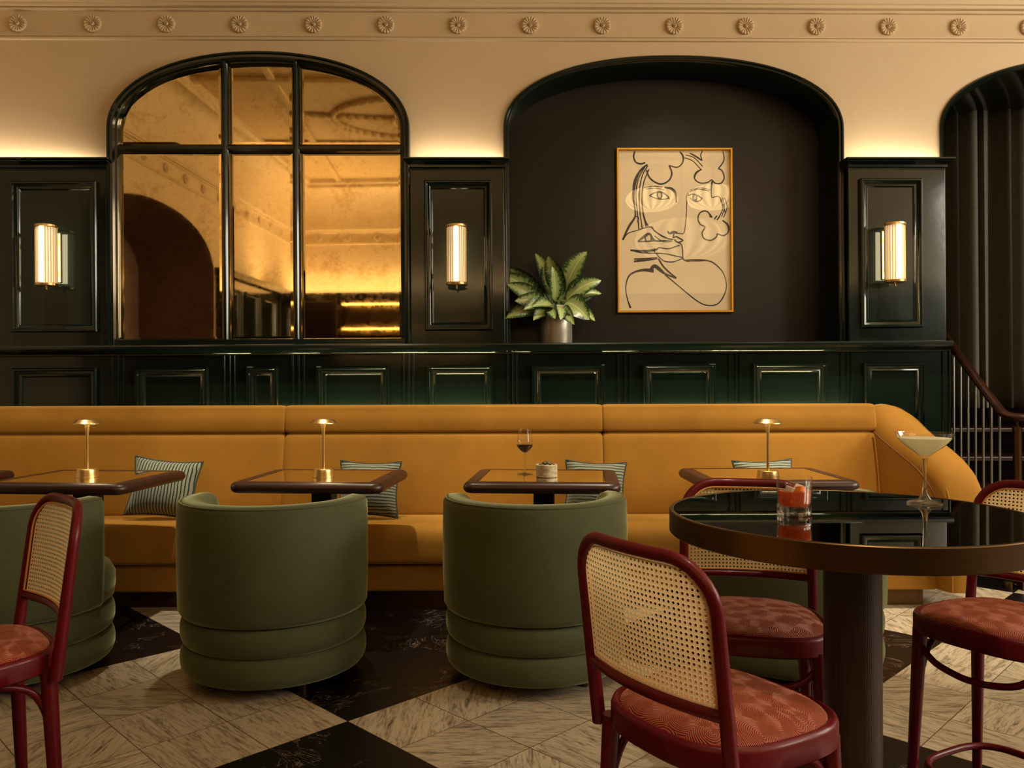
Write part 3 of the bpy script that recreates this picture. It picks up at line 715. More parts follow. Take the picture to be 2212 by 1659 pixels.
# ------------------------------------------------------------------ banquette
def banquette():
    t = thing('banquette', 'long mustard velvet banquette with curved end arm along the green panelled wall', 'sofa', (0, 4.6, 0))
    Y = lambda y: y-4.6
    cuts = [(-3.38, -1.325), (-1.325, .527), (.527, 2.12)]
    seat = []
    for (x0, x1) in [(-3.38, 2.26)]:
        b = MB(); pr = [(4.74, .2), (4.3, .245), (4.262, .252), (4.25, .27), (4.248, .34), (4.252, .385), (4.268, .42), (4.3, .442), (4.35, .450), (4.5, .448), (4.74, .438)]
        pr = [(p.x, p.y) for p in cr([(a, c, 0) for a, c in pr], 4)]
        b.loft([[(x, Y(a), c) for a, c in pr] for x in (x0, x1)], True, True, True); b.build('seat', MUSTARD, t, angle=50)
    b = MB(); b.box(-3.38, 2.25, Y(4.295), Y(4.8), .092, .246); b.build('seat_base', MUSTARD, t, bevel=.012)
    b = MB(); b.box(-3.36, 2.2, Y(4.345), Y(4.8), .0, .092); b.build('plinth', BRONZE, t, smooth=False)
    def pillow(name, pr, x0, x1, mat=MUSTARD, e=.035):
        pr = [Vector((p.x, p.y)) for p in cr([(a, c, 0) for a, c in pr], 5, True)]
        cm = Vector((sum(p.x for p in pr)/len(pr), sum(p.y for p in pr)/len(pr)))
        b = MB(); rings = []
        for k, (dx, s) in enumerate([(0, .82), (.003, .9), (.012, .96), (e, 1.0)]): rings.append([(x0+.001+dx, Y(cm.x+(p.x-cm.x)*s), cm.y+(p.y-cm.y)*(.5+.5*s)) for p in pr])
        n = 12
        for k in range(1, n): rings.append([(x0+e+(x1-x0-2*e)*k/n, Y(p.x), p.y) for p in pr])
        for k, (dx, s) in enumerate([(e, 1.0), (.012, .96), (.003, .9), (0, .82)]): rings.append([(x1-.001-dx, Y(cm.x+(p.x-cm.x)*s), cm.y+(p.y-cm.y)*(.5+.5*s)) for p in pr])
        b.loft(rings, True, True, True); return b.build(name, mat, t, angle=60)
    back = [(4.655, .43), (4.652, .5), (4.672, .68), (4.70, .84), (4.716, .892), (4.735, .906), (4.76, .908), (4.795, .904), (4.80, .7), (4.80, .45), (4.76, .42), (4.7, .42)]
    head = [(4.712, .93), (4.712, .985), (4.725, 1.035), (4.735, 1.062), (4.76, 1.07), (4.785, 1.062), (4.803, 1.03), (4.803, .96), (4.798, .913), (4.77, .908), (4.74, .908), (4.72, .914)]
    for x0, x1 in cuts:
        pillow('backrest', back, x0, x1); pillow('headrest_roll', head, x0, x1)
    # curved end arm: sections along y (from back to front)
    b = MB(); sec = []
    AR = [(4.86, 2.10, 2.24, 1.055), (4.83, 2.10, 2.30, 1.065), (4.80, 2.10, 2.36, 1.055), (4.74, 2.105, 2.40, 1.02), (4.66, 2.12, 2.425, .96), (4.56, 2.15, 2.44, .905), (4.46, 2.18, 2.45, .86), (4.37, 2.21, 2.46, .81), (4.30, 2.235, 2.465, .755), (4.25, 2.25, 2.462, .695), (4.225, 2.262, 2.45, .62), (4.213, 2.275, 2.435, .50)]
    for (y, xi, xo, h) in AR:
        z0 = .095; w = (xo-xi)/2; xm = (xo+xi)/2; ring = [(xi+.02, Y(y), z0), (xi, Y(y), z0+.1)]
        zc = h-w*.75
        ring.append((xi, Y(y), z0+.1+(zc-z0-.1)*.5))
        for k in range(11):
            a = PI-PI*k/10; ring.append((xm+w*math.cos(a), Y(y), zc+w*.75*math.sin(a)))
        ring += [(xo-.02, Y(y), z0+.1+(zc-z0-.1)*.5), (xo-.05, Y(y), z0+.06), (xo-.055, Y(y), z0)]
        sec.append(ring)
    b.loft(sec, True, True, True); b.build('end_arm', MUSTARD, t, angle=70)
    b = MB(); b.tube([(xo-.012, Y(y), h-(xo-xi)*.3) for y, xi, xo, h in AR[2:-1]], .006, 8); b.build('arm_piping', MUSTARD, t)
    SEAM_SHADE = simple('seam_shade', (104, 64, 22), .8)  # shadow in the arm crease, painted as a darker brown tube
    b = MB(); b.tube(cr([(2.098, Y(4.70), .905), (2.116, Y(4.61), .855), (2.15, Y(4.49), .79), (2.19, Y(4.38), .72), (2.222, Y(4.29), .62), (2.243, Y(4.25), .52)], 5), .005, 8); b.build('inner_seam_shade', SEAM_SHADE, t)
    b = MB(); b.tube(cr([(2.262, Y(4.31), .70), (2.272, Y(4.248), .64), (2.276, Y(4.218), .56), (2.282, Y(4.211), .44), (2.284, Y(4.212), .28), (2.286, Y(4.213), .10)], 5), .0045, 8); b.build('front_seam', MUSTARD, t)
banquette()
# strip light behind the banquette that grazes the panelling
for xa_, xb_ in ((-2.3, -.1), (0, 2.05)):
    xm = (xa_+xb_)/2; yw = 4.9+xm*math.tan(R(1.4))
    o = area('banquette_strip_light', (xm, yw-.022, 1.0), (xm, yw+.05, 3), xb_-xa_, .015, 4.2*(xb_-xa_), (1, .93, .5))

# ------------------------------------------------------------------ square cafe tables
def cafe_table(x, y, rz, label, first=[]):
    if first: return dup(first[0], label, (x, y, 0), rz)
    t = thing('cafe_table', label, 'table', (x, y, 0), rz, 'square cafe tables by the banquette'); first.append(t)
    hx, hy, zt, th = .36, .31, .745, .05
    b = MB(); rings = []
    for k in range(9):
        a = -PI/2+PI*k/8; ins = .025*(1-math.cos(a)); z = zt-th/2+th/2*math.sin(a)
        rings.append([(px, py, z) for px, py in rrect(hx-ins, hy-ins, .055-ins, 6)])
    rings.append([(px, py, zt) for px, py in rrect(hx-.068, hy-.068, .004, 6)])
    rings.append([(px, py, zt-.003) for px, py in rrect(hx-.068, hy-.068, .004, 6)])
    b.loft(rings, True, True, False); b.build('tabletop', WALNUT, t, angle=40)
    b = MB(); q = rrect(hx-.0705, hy-.0705, .004, 2); b.loft([[(px, py, zt-.004) for px, py in q], [(px, py, zt-.0005) for px, py in q]], True, False, True); b.build('mirror_glass_inset', TMIRROR, t, smooth=False)
    b = MB(); b.box(-.05, .05, -.05, .05, .02, zt-th); b.build('pedestal', BLACKM, t, bevel=.006)
    b = MB(); b.box(-.15, .15, -.13, .13, 0, .018); b.build('base_plate', BLACKM, t, bevel=.006)
    return t
T1 = cafe_table(-2.085, 3.985, R(-5.5), 'square walnut cafe table with brass lamp nearest the left wall end of the sofa')
T2 = cafe_table(-.925, 3.985, R(-4.5), 'square walnut cafe table with brass lamp behind the second olive armchair')
T3 = cafe_table(.155, 3.95, R(-5.0), 'square walnut cafe table carrying a glass of red wine and an olive pot')
T4 = cafe_table(1.235, 3.99, R(0.5), 'square walnut cafe table behind the tumbler and round table')
T0 = cafe_table(-3.0, 4.02, R(-5), 'cafe table corner cut off at the far left edge of the photo')
ZT = .7451

# ------------------------------------------------------------------ brass table lamps
def table_lamp(x, y, label, first=[]):
    if first: return dup(first[0], label, (x, y, ZT), 0)
    t = thing('table_lamp', label, 'lamp', (x, y, ZT), 0, 'cordless brass table lamps'); first.append(t)
    b = MB(); b.lathe([(0, 0), (.053, 0), (.0535, .002), (.047, .038), (.045, .040), (.012, .0405), (.0, .0405)], 48); b.build('base', BRASS, t, angle=30)
    b = MB(); b.lathe([(.0065, .04), (.0062, .15), (.0065, .2), (.009, .235), (.014, .26)], 24); b.build('stem', BRASS, t)
    b = MB(); b.lathe([(0, .281), (.044, .281), (.047, .279), (.0645, .262), (.065, .259), (.0635, .2585), (.061, .260), (.06, .262)], 48); b.build('shade', BRASS, t, angle=30)
    b = MB(); b.lathe([(0, .2615), (.06, .2615)], 40); b.build('diffuser', LAMPU, t)
    return t
p = at_z(189, 1030, ZT); table_lamp(p.x, p.y, 'small brass table lamp on the leftmost square table')
p = at_z(699, 1030, ZT); table_lamp(p.x, p.y, 'small brass table lamp on the table between striped cushions left of the wine')
p = at_z(1659, 1034, ZT); table_lamp(p.x, p.y, 'small brass table lamp behind the tumbler of red cocktail')

# wine glass and olive pot
def wine():
    p = at_z(1134, 1024, ZT)
    t = thing('wine_glass', 'stemmed glass of red wine on the square table', 'glass', (p.x, p.y, ZT))
    b = MB(); prof = [(0, 0), (.038, .0), (.04, .001), (.038, .0025), (.012, .006), (.005, .012), (.0036, .03), (.0034, .08), (.004, .098), (.008, .104), (.026, .12), (.040, .138), (.0405, .142), (.038, .165), (.0335, .2), (.031, .225),
             (.0302, .225), (.0327, .2), (.0372, .165), (.0397, .142), (.0392, .1385), (.0255, .1215), (.008, .107), (0, .106)]
    b.lathe(prof[:10], 48); b.build('stem', CUT, t, angle=40)
    b = MB(); b.lathe(prof[9:], 48); b.build('glass_bowl', THINW, t, angle=40)
    b = MB(); b.lathe([(0, .1066), (.0078, .1076), (.0252, .122), (.0388, .1387), (.0392, .142), (.0386, .1465), (0, .1465)], 48); b.build('wine', WINE, t, angle=40)
wine()
def olive_pot():
    p = at_z(1181, 1030, ZT)
    t = thing('stone_pot', 'small travertine pot of olives beside the wine glass', 'bowl', (p.x, p.y, ZT))
    b = MB(); b.lathe([(0, 0), (.05, 0), (.0515, .002), (.0515, .058), (.0495, .0605), (.046, .0605), (.044, .058), (.044, .035), (0, .035)], 48); b.build('bowl', STONE, t, angle=35)
    k = 0
    for ring, n, z in ((.03, 7, .054), (.014, 4, .064), (0, 1, .067)):
        for i in range(n):
            a = 2*PI*i/n+ring*40
            b = MB(); b.lathe([(.0105*math.sin(PI*j/8)+1e-5, -.0125*math.cos(PI*j/8)) for j in range(9)], 14)
            o = b.build('olive', OLIVEF); o.location = (p.x+ring*math.cos(a), p.y+ring*math.sin(a), ZT+z); o.rotation_euler = (R(80), random.uniform(-.4, .4), a+random.uniform(-.6, .6))
            tag(o, 'green-brown olive heaped in the travertine pot', 'olive', 'olives in the stone pot')
olive_pot()

# ------------------------------------------------------------------ cushions
def cushion(u, v, Y, wd, ht, m, lean, rz, rr, label, flat=1.0):
    c = at_y(u, v, Y)
    t = thing('striped_cushion', label, 'cushion', c, 0, 'striped scatter cushions')
    t.rotation_euler = (R(lean), R(rr), R(rz))
    b = MB(); N = 18; g = lambda i: -1+2*i/N
    def P(i, j, s):
        x, z = g(i), g(j); f = (max(0, 1-abs(x)**2.4)*max(0, 1-abs(z)**2.4))**.55
        k = 1-.07*(1-x*x*.0)*(1-z*z)*abs(x)**3 if False else 1
        px = x*wd/2*(1-.11*(1-z*z)*abs(x)); pz = z*ht/2*(1-.11*(1-x*x)*abs(z))
        return (px, -s*(.08*f+.002), pz)
    vs = [P(i, j, s) for s in (1, -1) for i in range(N+1) for j in range(N+1)]; fs = []
    n = N+1
    for s in (0, 1):
        for i in range(N):
            for j in range(N):
                a = s*n*n+i*n+j; fs.append((a, a+1, a+n+1, a+n))
    b.add(vs, fs)
    cv = b.build('cover', m, t, angle=80)
    pts = [P(i, 0, 0) for i in range(N+1)]+[P(N, j, 0) for j in range(1, N+1)]+[P(N-i, N, 0) for i in range(1, N+1)]+[P(0, N-j, 0) for j in range(1, N)]
    b = MB(); b.tube(pts, .006, 8, closed=True); b.build('piping', CORDM, t)
cushion(354, 1054, 4.50, .37, .325, STRV, -15, 4, 6, 'grey-green cushion with vertical black stripes on the left of the banquette')
cushion(797, 1056, 4.50, .345, .31, STRH, -15, -4, 1, 'striped cushion partly hidden behind the second table and olive armchair')
cushion(1285, 1056, 4.51, .34, .31, STRH, -15, -8, 2, 'striped cushion behind the table with the wine glass')
cushion(1653, 1053, 4.50, .345, .31, STRH, -15, 6, -1, 'striped cushion showing only its top edge behind the right table lamp')

# ------------------------------------------------------------------ barrel armchairs
def armchair(x, y, rz, label, first=[]):
    if first: return dup(first[0], label, (x, y, 0), rz)
    t = thing('barrel_armchair', label, 'armchair', (x, y, 0), rz, 'olive velvet barrel armchairs'); first.append(t)
    Rr = .372
    def ringb(z0, z1, R0):
        b = MB(); pr = []
        for k in range(13):
            a = -PI/2+PI*k/12; pr.append((R0-.036+.04*sgp(math.cos(a), .75), (z0+z1)/2+(z1-z0)/2*sgp(math.sin(a), .85)))
        b.lathe([(0, z0)]+pr+[(0, z1)], 72); return b
    ringb(.052, .168, Rr-.006).build('lower_base_ring', OLIVE, t, angle=60)
    ringb(.166, .284, Rr-.006).build('upper_base_ring', OLIVE, t, angle=60)
    b = MB(); pr = [(0, .28), (Rr-.03, .28), (Rr-.006, .3), (Rr, .345), (Rr, .39), (Rr-.02, .43), (Rr-.07, .447), (0, .452)]; b.lathe(pr, 72); b.build('seat_cushion', OLIVE, t, angle=60)
    # shell: back at -y, arms round the sides
    b = MB(); rings = []; N = 60; A0, A1_ = R(-188), R(8)
    def sect(a, s=1.0, h=.735):
        ro, ri = Rr+.006, Rr-.105; zb = .286; q = []
        prof = [(ro-.012, zb), (ro, zb+.02), (ro+.004, .45), (ro+.004, .62), (ro+.002, h-.022), (ro-.008, h-.006), (ro-.022, h), (ro-.06, h+.004), (ro-.09, h-.004), (ro-.108, h-.022), (ro-.114, h-.05), (ro-.110, .55), (ro-.105, .40), (ro-.105, zb)]
        rm = ro-.055
        return [((rm+(r-rm)*s)*math.cos(a), (rm+(r-rm)*s)*math.sin(a), zb+(z-zb)*(.93+.07*s)) for r, z in prof]
    for k in range(5):
        tt = k/4*PI/2; rings.append(sect(A0+R(9)*(1-math.sin(tt))*-1+0, max(.08, math.sin(tt))))
    for k in range(1, N): rings.append(sect(A0+(A1_-A0)*k/N))
    for k in range(5):
        tt = PI/2-k/4*PI/2; rings.append(sect(A1_+R(9)*(1-math.sin(tt)), max(.08, math.sin(tt))))
    b.loft(rings, True, True, True); b.build('shell_back', OLIVE, t, angle=60)
    b = MB(); b.tube([((Rr-.003)*math.cos(A0+(A1_-A0)*k/N), (Rr-.003)*math.sin(A0+(A1_-A0)*k/N), .7285) for k in range(N+1)], .0045, 7); b.build('piping', OLIVE, t)
    for a in (45, 135, 225, 315):
        b = MB(); b.lathe([(0, 0), (.024, 0), (.03, .06), (0, .06)], 20, (.25*math.cos(R(a)), .25*math.sin(R(a)), 0)); b.build('leg', MAHOG, t, angle=40)
    return t
armchair(-2.06, 3.36, R(-12), 'olive velvet barrel armchair behind the cane chair at the left edge')
armchair(-.985, 3.365, R(-6), 'olive velvet barrel armchair in front of the table with lamp, second from the left')
armchair(.093, 3.375, R(4), 'olive velvet barrel armchair in front of the table with wine')
armchair(1.17, 3.43, 0, 'olive velvet barrel armchair mostly hidden behind the round table and cane chair')

# ------------------------------------------------------------------ cane chairs
KC = .85; DZ = 1.2*(1-KC)/KC     # stool size and seat lift
def cane_chair(x, y, rz, label, first=[]):
    if first: return dup(first[0], label, (x, y, 0), rz)
    t = thing('cane_back_chair', label, 'chair', (x, y, 0), rz, 'oxblood bentwood cane chairs'); first.append(t)
    hw, d, k, bw, zt, zb, zr = .213, .192, .125, .034, .843, .372, .53
    def bk(w_, z, off=0):   # w_ in metres, point on the curved, leaning back surface
        u = w_/hw
        return Vector((w_, -d-k*(z-.45)-bw*(1-min(1, u*u))+off, z))
    rc = .105
    path = []
    for i in range(9): path.append(bk(-hw, zb+(zt-rc-zb)*i/8))
    for i in range(1, 9): a = PI-PI/2*i/8; path.append(bk(-hw+rc+rc*math.cos(a), zt-rc+rc*math.sin(a)))
    for i in range(1, 12): path.append(bk((-hw+rc)+(2*hw-2*rc)*i/12, zt))
    for i in range(0, 9): a = PI/2-PI/2*i/8; path.append(bk(hw-rc+rc*math.cos(a), zt-rc+rc*math.sin(a)))
    for i in range(1, 9): path.append(bk(hw, zt-rc-(zt-rc-zb)*i/8))
    rad = []
    for p in path:
        f = min(1, max(0, (p.z-zb)/(zt-zb))); rad.append((.0165-.002*f, .0175-.004*f))
    b = MB(); b.tube(path, rad, 14, flat=(0, 1, .12)); b.build('back_frame', OXBLOOD, t, angle=60)
    b = MB(); rp = [bk(-hw+2*hw*i/16, zr) for i in range(17)]; b.tube(rp, [(.0145, .013)]*17, 12); b.build('back_rail', OXBLOOD, t, angle=60)
    # cane: real square-hole weave, each cell a ring of faces round its hole
    pc = .0121; b = MB(); nx = int(2*hw/pc)+1; nz = int((zt-zr)/pc)+2
    def inside(x_, z_, m):
        if abs(x_) > hw-m or z_ < zr+m or z_ > zt-m: return False
        cx_ = abs(x_)-(hw-rc); cz = z_-(zt-rc)
        return not (cx_ > 0 and cz > 0 and math.hypot(cx_, cz) > rc-m)
    for i in range(nx):
        for j in range(nz):
            x_ = (i-nx/2+.5)*pc; z_ = zr+.004+(j+.5)*pc
            if not inside(x_, z_, -.002): continue
            h = pc/2; sq = []; ho = []
            hole = inside(x_, z_, .014)
            n = 12
            for q in range(n):
                a = 2*PI*(q+.5)/n; c_, s_ = math.cos(a), math.sin(a); m = max(abs(c_), abs(s_))
                sq.append((x_+h*c_/m, z_+h*s_/m)); r_ = .0031
                ho.append((x_+r_*c_, z_+r_*s_))
            if hole: b.loft([[bk(px, pz, .0005) for px, pz in sq], [bk(px, pz, .0015) for px, pz in ho]], True)
            else: b.add([bk(px, pz, .0005) for px, pz in sq], [tuple(range(n))])
    b.build('cane_panel', CANE, t, smooth=False, recalc=False)
    inn = []
    m = .0165
    for i in range(7): inn.append(bk(-hw+m, zr+m+(zt-rc-zr-m)*i/6, .009))
    for i in range(1, 9): a = PI-PI/2*i/8; inn.append(bk(-hw+rc+(rc-m)*math.cos(a), zt-rc+(rc-m)*math.sin(a), .009))
    for i in range(1, 10): inn.append(bk((-hw+rc)+(2*hw-2*rc)*i/10, zt-m, .009))
    for i in range(0, 9): a = PI/2-PI/2*i/8; inn.append(bk(hw-rc+(rc-m)*math.cos(a), zt-rc+(rc-m)*math.sin(a), .009))
    for i in range(1, 7): inn.append(bk(hw-m, zt-rc-(zt-rc-zr-m)*i/6, .009))
    for i in range(1, 12): inn.append(bk((hw-m)-2*(hw-m)*i/12, zr+m, .009))
    b = MB(); b.tube(inn, .003, 6, closed=True); b.build('cane_binding', CANEB, t)
    # seat ring
    def sq(ax, ay, z, e=3.0, n=64):
        out = []
        for q in range(n):
            a = 2*PI*q/n; px, py = ax*sgp(math.cos(a), 2/e), ay*sgp(math.sin(a), 2/e); out.append((px*(1+.08*py/ay), py, z))
        return out
    a, c = .231, .226; zs = .449
    b = MB(); b.loft([sq(a-.03, c-.03, .386), sq(a-.006, c-.006, .386), sq(a, c, .392), sq(a, c, .436), sq(a-.003, c-.003, .445), sq(a-.01, c-.01, zs), sq(a-.016, c-.016, zs-.002), sq(a-.022, c-.022, .44), sq(a-.03, c-.03, .42)], True, True, False)
    b.build('seat_ring', OXBLOOD, t, angle=45)
    b = MB(); rg = []
    for q in range(11):
        f = q/10; s = math.cos(f*PI/2)**.6 if f < 1 else .02
        rg.append(sq((a-.018)*max(s, .02), (c-.018)*max(s, .02), .436+.04*math.sin(f*PI/2)**.9))
    b.loft(rg, True, True, True); b.build('seat_cushion', SWIRL, t, angle=60)
    def leg(sx, sy):
        top = Vector((sx*.178, sy*.172, .40)); bot = Vector((sx*.198, sy*.2, -DZ)); 
        b = MB(); ps = [top.lerp(bot, q/8) for q in range(9)]; b.tube(ps, [.0225-.008*q/8 for q in range(9)], 14); return b.build('leg', OXBLOOD, t, angle=50)
    for sx in (-1, 1):
        for sy in (-1, 1): leg(sx, sy)
    # inverted-U side braces that follow the legs up and arch below the seat
    for sx in (-1, 1):
        pts = [(sx*.192, -.196, -.03), (sx*.183, -.183, .14), (sx*.176, -.17, .26), (sx*.172, -.135, .335), (sx*.17, -.07, .368), (sx*.17, 0, .374), (sx*.17, .07, .368), (sx*.172, .135, .335), (sx*.176, .17, .26), (sx*.183, .183, .14), (sx*.192, .196, -.03)]
        b = MB(); b.tube(cr(pts, 6), .0105, 12); b.build('side_brace', OXBLOOD, t)
    b = MB(); b.tube(cr([(-.178, .178, .38), (-.165, .18, .34), (-.12, .186, .305), (-.05, .19, .287), (0, .192, .284), (.05, .19, .287), (.12, .186, .305), (.165, .18, .34), (.178, .178, .38)], 6), .0105, 12); b.build('front_brace', OXBLOOD, t)
    b = MB(); b.tube([Vector(p) for p in sq(.188, .188, -.05, 3.4, 56)], .0115, 12, closed=True); b.build('foot_ring', OXBLOOD, t)
    Tm = Matrix.Scale(KC, 4) @ Matrix.Translation((0, 0, DZ))
    for ch in t.children: ch.data.transform(Tm)
    return t
cane_chair(.479*KC, 1.899*KC, -.997, 'oxblood cane-back chair in the foreground with its back to the viewer')
cane_chair(.765*KC, 2.600*KC, 2.920, 'oxblood cane-back chair facing the viewer behind the round table and tumbler')
cane_chair(1.562*KC, 2.569*KC, 2.128, 'oxblood cane-back chair cut by the right edge of the photo')
cane_chair(-1.559*KC, 2.293*KC, 2.343, 'oxblood cane-back chair cut by the left edge of the photo')

# ------------------------------------------------------------------ round table
KT = .68; TC = Vector((1.15*KT, 2.785*KT, 0)); TR = .60*KT; TZ = H-.45*KT
def round_table():
    t = thing('round_table', 'round table with smoked mirror top, bronze rim and dark wooden column', 'table', TC)
    th = .0527
    b = MB(); b.lathe([(TR-.012, TZ-.003), (TR-.010, TZ), (TR-.002, TZ), (TR, TZ-.002), (TR, TZ-th+.002), (TR-.002, TZ-th), (TR-.02, TZ-th)], 160); b.build('rim', BRONZE, t, angle=30)
    b = MB(); b.lathe([(0, TZ-.001), (TR-.0105, TZ-.001), (TR-.0105, TZ-.01), (0, TZ-.01)], 160); b.build('mirror_top', BMIRROR, t, angle=30)
    b = MB(); b.lathe([(0, TZ-.0105), (TR-.014, TZ-.0105), (TR-.014, TZ-th+.004), (0, TZ-th+.004)], 96); b.build('underside', DARKOAK, t, angle=30)
    r = .0642
    b = MB(); n = 360
    rg = [[(.012+rr*(r-.0004*(1-abs(math.sin(45*2*PI*q/n))))*math.cos(2*PI*q/n), rr*(r-.0004*(1-abs(math.sin(45*2*PI*q/n))))*math.sin(2*PI*q/n), z) for q in range(n)] for rr, z in ((1, .012), (1, TZ-th+.003))]
    b.loft(rg, True, True, True); b.build('column', DARKOAK, t, angle=60)
    b = MB(); b.lathe([(0, 0), (.068, 0), (.07, .003), (.068, .011), (.066, .013), (0, .013)], 64, (.012, 0, 0)); b.build('base_plate', BRONZE, t, angle=30)
round_table()
def tumbler():
    p = at_z(1716, 1111, TZ); s = KT
    t = thing('tumbler', 'cut glass tumbler of red cocktail with ice on the round table', 'glass', (p.x, p.y, TZ+.0005))
    h = .128*s; r = .0585*s; n = 72
    def flute(q, z): return 1-.022*abs(math.sin(9*2*PI*q/n)) if .012 < z < h*.8 else 1
    b = MB(); rings = []
    outp = [(.0, 0), (r*.93, 0), (r*.98, .003), (r*.985, .02), (r*.94, .024), (r*.955, .03), (r*.965, h*.4), (r*.985, h*.75), (r, h*.8), (r, h-.001), (r-.001, h), (r-.002, h-.0005), (r-.0028, h*.8), (r*.9, h*.4), (r*.86, .024), (r*.8, .0205), (0, .019)]
    for i, (rr, z) in enumerate(outp):
        rings.append([(max(rr, 1e-4)*(flute(q, z) if i < 10 else 1)*math.cos(2*PI*q/n), max(rr, 1e-4)*(flute(q, z) if i < 10 else 1)*math.sin(2*PI*q/n), z) for q in range(n)])
    b.loft(rings, True, True, True); b.build('glass', THINW, t, angle=40)
    b = MB(); b.lathe([(0, .001), (r*.9, .001), (r*.95, .004), (r*.955, .0175), (r*.9, .019), (0, .0185)], 27); b.build('heavy_base', CUT, t, angle=20)
    b = MB(); b.lathe([(0, .0198), (r*.79, .0212), (r*.85, .0245), (r*.892, h*.4), (r*.905, h*.62), (0, h*.62)], 48); b.build('cocktail', NEGRONI, t, angle=40)
    random.seed(3)
    for (x, y, z, a) in ((-.010, -.005, h*.60, 20), (.011, .005, h*.62, 55), (-.002, .012, h*.55, 80)):
        b = MB(); b.box(-.0108, .0108, -.0108, .0108, -.0108, .0108); o = b.build('ice_cube', ICE, t, bevel=.003); o.location = (x, y, z); o.rotation_euler = (R(a*.6), R(a), R(a*1.7))
    b = MB(); C = cr([(-.004, -.017, h*.68), (.007, -.019, h*.70), (.017, -.013, h*.68), (.024, 0, h*.64)], 6)
    b.loft([[p_+Vector((0, 0, .006)), p_+Vector((.001, -.001, .006)), p_+Vector((.001, -.001, -.006)), p_+Vector((0, 0, -.006))] for p_ in C], True, True, True); b.build('orange_peel', PEEL, t)
tumbler()
def coupe():
    p = at_z(1998, 1088, TZ); s = p.y/1750.0
    t = thing('coupe_glass', 'tall stemmed coupe of pale creamy cocktail on the round table', 'glass', (p.x, p.y, TZ+.0005))
    V = lambda v: (1088-v)*s*1.0
    hb = V(1011)
    OUT = [(12*s, V(984)), (24.5*s, V(974)), (35.5*s, V(966)), (46*s, V(957)), (53*s, V(948.5)), (57*s, V(941)), (59*s, V(935))]
    prof = [(0, 0), (35*s, 0), (36*s, .0015), (34*s, .004), (14*s, .010), (6*s, V(1068)), (4.2*s, V(1050)), (3.6*s, V(1030)), (5.2*s, V(1000)), (6*s, V(991))]+OUT+[(r_*1.0-.9*s, z_+.3*s) for r_, z_ in OUT[::-1]]+[(0, V(985.5))]
    b = MB(); b.lathe(prof[:10], 64, cap1=True); b.build('stem', CUT, t, angle=40)
    b = MB(); b.lathe(prof[9:], 64); b.build('glass_bowl', THINW, t, angle=40)
    b = MB(); b.lathe([(0, V(984.8))]+[(r_-1.5*s, z_+.6*s) for r_, z_ in OUT[:5]]+[(52.6*s, V(946.4)), (0, V(946))], 64); b.build('cocktail', SOUR, t, angle=40)
coupe()

# ------------------------------------------------------------------ stair, railing and curtain beyond the right arch
def stairs():
    t = thing('staircase', 'dark wooden stairs rising beyond the railing at the right arch', 'stairs', (4.0, 4.62, 0))
    for i in range(5):
        b = MB(); y0 = .24*i; z1 = .175*(i+1)
        b.box(-1.05, .6, y0+.02, y0+.34, 0 if i == 0 else .175*i-.01, z1-.03); o = b.build('step', simple('stained_riser', (10, 7, 7), .9, Specular_IOR_Level=.0), t, smooth=False)
        b = MB(); b.box(-1.06, .6, y0-.005, y0+.30, z1-.03, z1); q = b.build('tread', MAHOG, o, bevel=.006)
    b = MB(); b.box(-1.06, .6, 1.2+.02, 2.4, .85, 1.0); b.build('landing', bpy.data.materials['stained_riser'], t, smooth=False)
    b = MB(); b.box(-1.09, -1.06, .0, 1.3, 0, .12); b.build('string_board', MAHOG, t)
stairs()
def railing():
    X = 2.9
    t = thing('stair_railing', 'mahogany stair handrail on slim metal balusters with a round newel', 'railing', (X, 4.72, 0))
    path = cr([(.30, -.10, .985), (.16, -.11, .985), (.06, -.06, .985), (.0, .04, 1.0), (0, .14, 1.06), (0, .30, 1.18), (0, .76, 1.54), (0, 1.12, 1.81)], 6)
    b = MB(); b.tube(path, [(.030, .024)]*len(path), 12); b.build('handrail', MAHOG, t)
    for i in range(12):
        y = .10+.083*i; zb = .175*(int((y+.1)/.24)+1); zr = 1.03+(y-.1)*.80
        if y+.1 < 0: zb = 0
        b = MB(); b.tube([(0, y, zb-.002), (0, y, zr)], .0075, 10); b.build('baluster', STEEL, t)
    b = MB(); b.lathe([(0, 0), (.03, 0), (.03, .02), (.024, .025), (.024, .90), (.026, .905), (.026, .93), (.008, .935), (.008, .97), (0, .97)], 24, (.03, -.02, 0)); b.build('newel_post', BRONZE, t, angle=35)
    b = MB(); b.lathe([(0, 0), (.03, 0), (.03, .035), (.022, .04), (0, .04)], 20, (-.03, -.03, 0)); b.build('newel_foot', BRONZE, t, angle=35)
railing()
def curtain():
    t = thing('curtain', 'dark velvet curtain hanging in tall folds behind the stair arch', 'curtain', (4.0, 6.06, 1.0))
    b = MB(); N = 260; rows = []
    random.seed(5); ph = [random.uniform(0, 6) for _ in range(6)]
    for j in range(10):
        z = 2.75*j/9; row = []
        for i in range(N+1):
            s = i/N; x = -1.12+2.1*s
            fold = 0.085*math.sin(2*PI*15*s+1.8*math.sin(9*s+ph[0]))+.022*math.sin(2*PI*27*s+ph[1]+.4*j/9)+.012*math.sin(2*PI*37*s+ph[2])
            row.append((x+.02*math.cos(2*PI*11*s), fold*(1-.25*j/9), z))
        rows.append(row)
    b.loft(rows, closed=False); o = b.build('drape', CURT, t, angle=80)
    md = o.modifiers.new('thick', 'SOLIDIFY'); md.thickness = .006
    b = MB(); b.tube([(-1.12, 0, 2.77), (.98, 0, 2.77)], .018, 10); b.build('rail', BRONZE, t)
curtain()
b = MB(); b.box(2.6, 5.7, 7.15, 7.3, 0, ZC); struct(b.build('wall_stairwell', NICHE, smooth=False))
b = MB(); b.box(2.45, 2.62, 5.95, 7.2, 0, ZC); struct(b.build('wall_stair_side', NICHE, smooth=False))

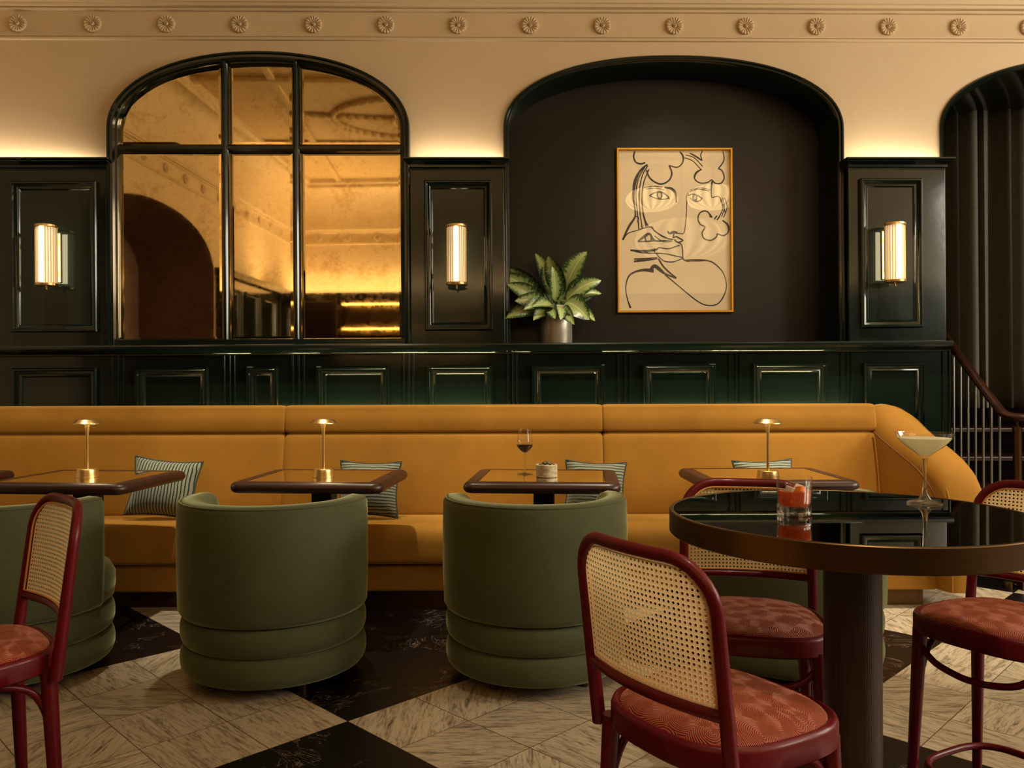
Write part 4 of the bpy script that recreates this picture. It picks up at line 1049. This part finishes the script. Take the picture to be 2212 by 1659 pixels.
# ------------------------------------------------------------------ what the mirror and the picture glass see: back bar and pendants
def back_bar():
    t = thing('back_bar', 'dark wooden back bar with glowing shelf strips seen in the mirror', 'shelving', MR @ Vector((1.6, -.2, 0)), R(6))
    b = MB(); b.box(-1.35, 1.6, -.18, .06, 0, 2.42); b.build('carcass', MAHOG, t, bevel=.01)
    for z in (1.62, 2.0, 2.36):
        b = MB(); b.box(-.55, 1.6, .06, .3, z, z+.035); o = b.build('shelf', MAHOG, t, bevel=.004)
        b = MB(); b.box(-.5, 1.55, .28, .296, z-.024, z-.001); b.build('light_strip', LEDM, o)
    for x in (-.6, 1.6):
        b = MB(); b.box(x-.03, x+.03, .06, .32, 0, 2.42); b.build('post', MAHOG, t, bevel=.006)
back_bar()
def refl_pos(u, dv):   # a point seen by reflection in the picture glass, at path length dv
    P0 = WALL @ Vector((0, ND-.02, 0)); n = WALL.to_3x3() @ Vector((0, 1, 0)); p = Vector((0, 0, H))+ray(u, 500)*dv
    return p-2*n*((p-P0).dot(n))
def pendant(x, y, zc, r, label, first={}):
    t = thing('bowl_pendant', label, 'pendant lamp', (x, y, zc), 0, 'ribbed glass bowl pendants')
    hs = ZC-zc
    b = MB(); n = 128; rings = []
    for q in range(13):
        a = PI*.05+PI*.9*q/12; rr = r*math.sin(a)**.7; z = -.42*r*math.cos(a)*-1
        rings.append([(rr*(1-.05*abs(math.cos(16*2*PI*k/n/2)))*math.cos(2*PI*k/n), rr*(1-.05*abs(math.cos(16*2*PI*k/n/2)))*math.sin(2*PI*k/n), z) for k in range(n)])
    b.loft(rings, True, True, True); b.build('glass_bowl', PENDG if r < .5 else PENDB, t, angle=50)
    b = MB(); b.tube([(0, 0, .38*r), (0, 0, hs)], .012, 10); b.build('stem', BRONZE, t)
    b = MB(); b.lathe([(0, hs-.05), (.2, hs-.05), (.22, hs-.02), (.22, hs), (0, hs)], 40); b.build('ceiling_disc', BRONZE, t, angle=35)
p = refl_pos(1408, 11.2); pendant(p.x, p.y, 3.72, .36, 'small bowl pendant reflected left in the picture glass')
p = refl_pos(1540, 11.0); pendant(p.x, p.y, 3.70, .36, 'small bowl pendant reflected right in the picture glass')
p = refl_pos(1472, 10.3); pendant(p.x, p.y, 3.0, .59, 'wide bowl pendant reflected low in the picture glass')
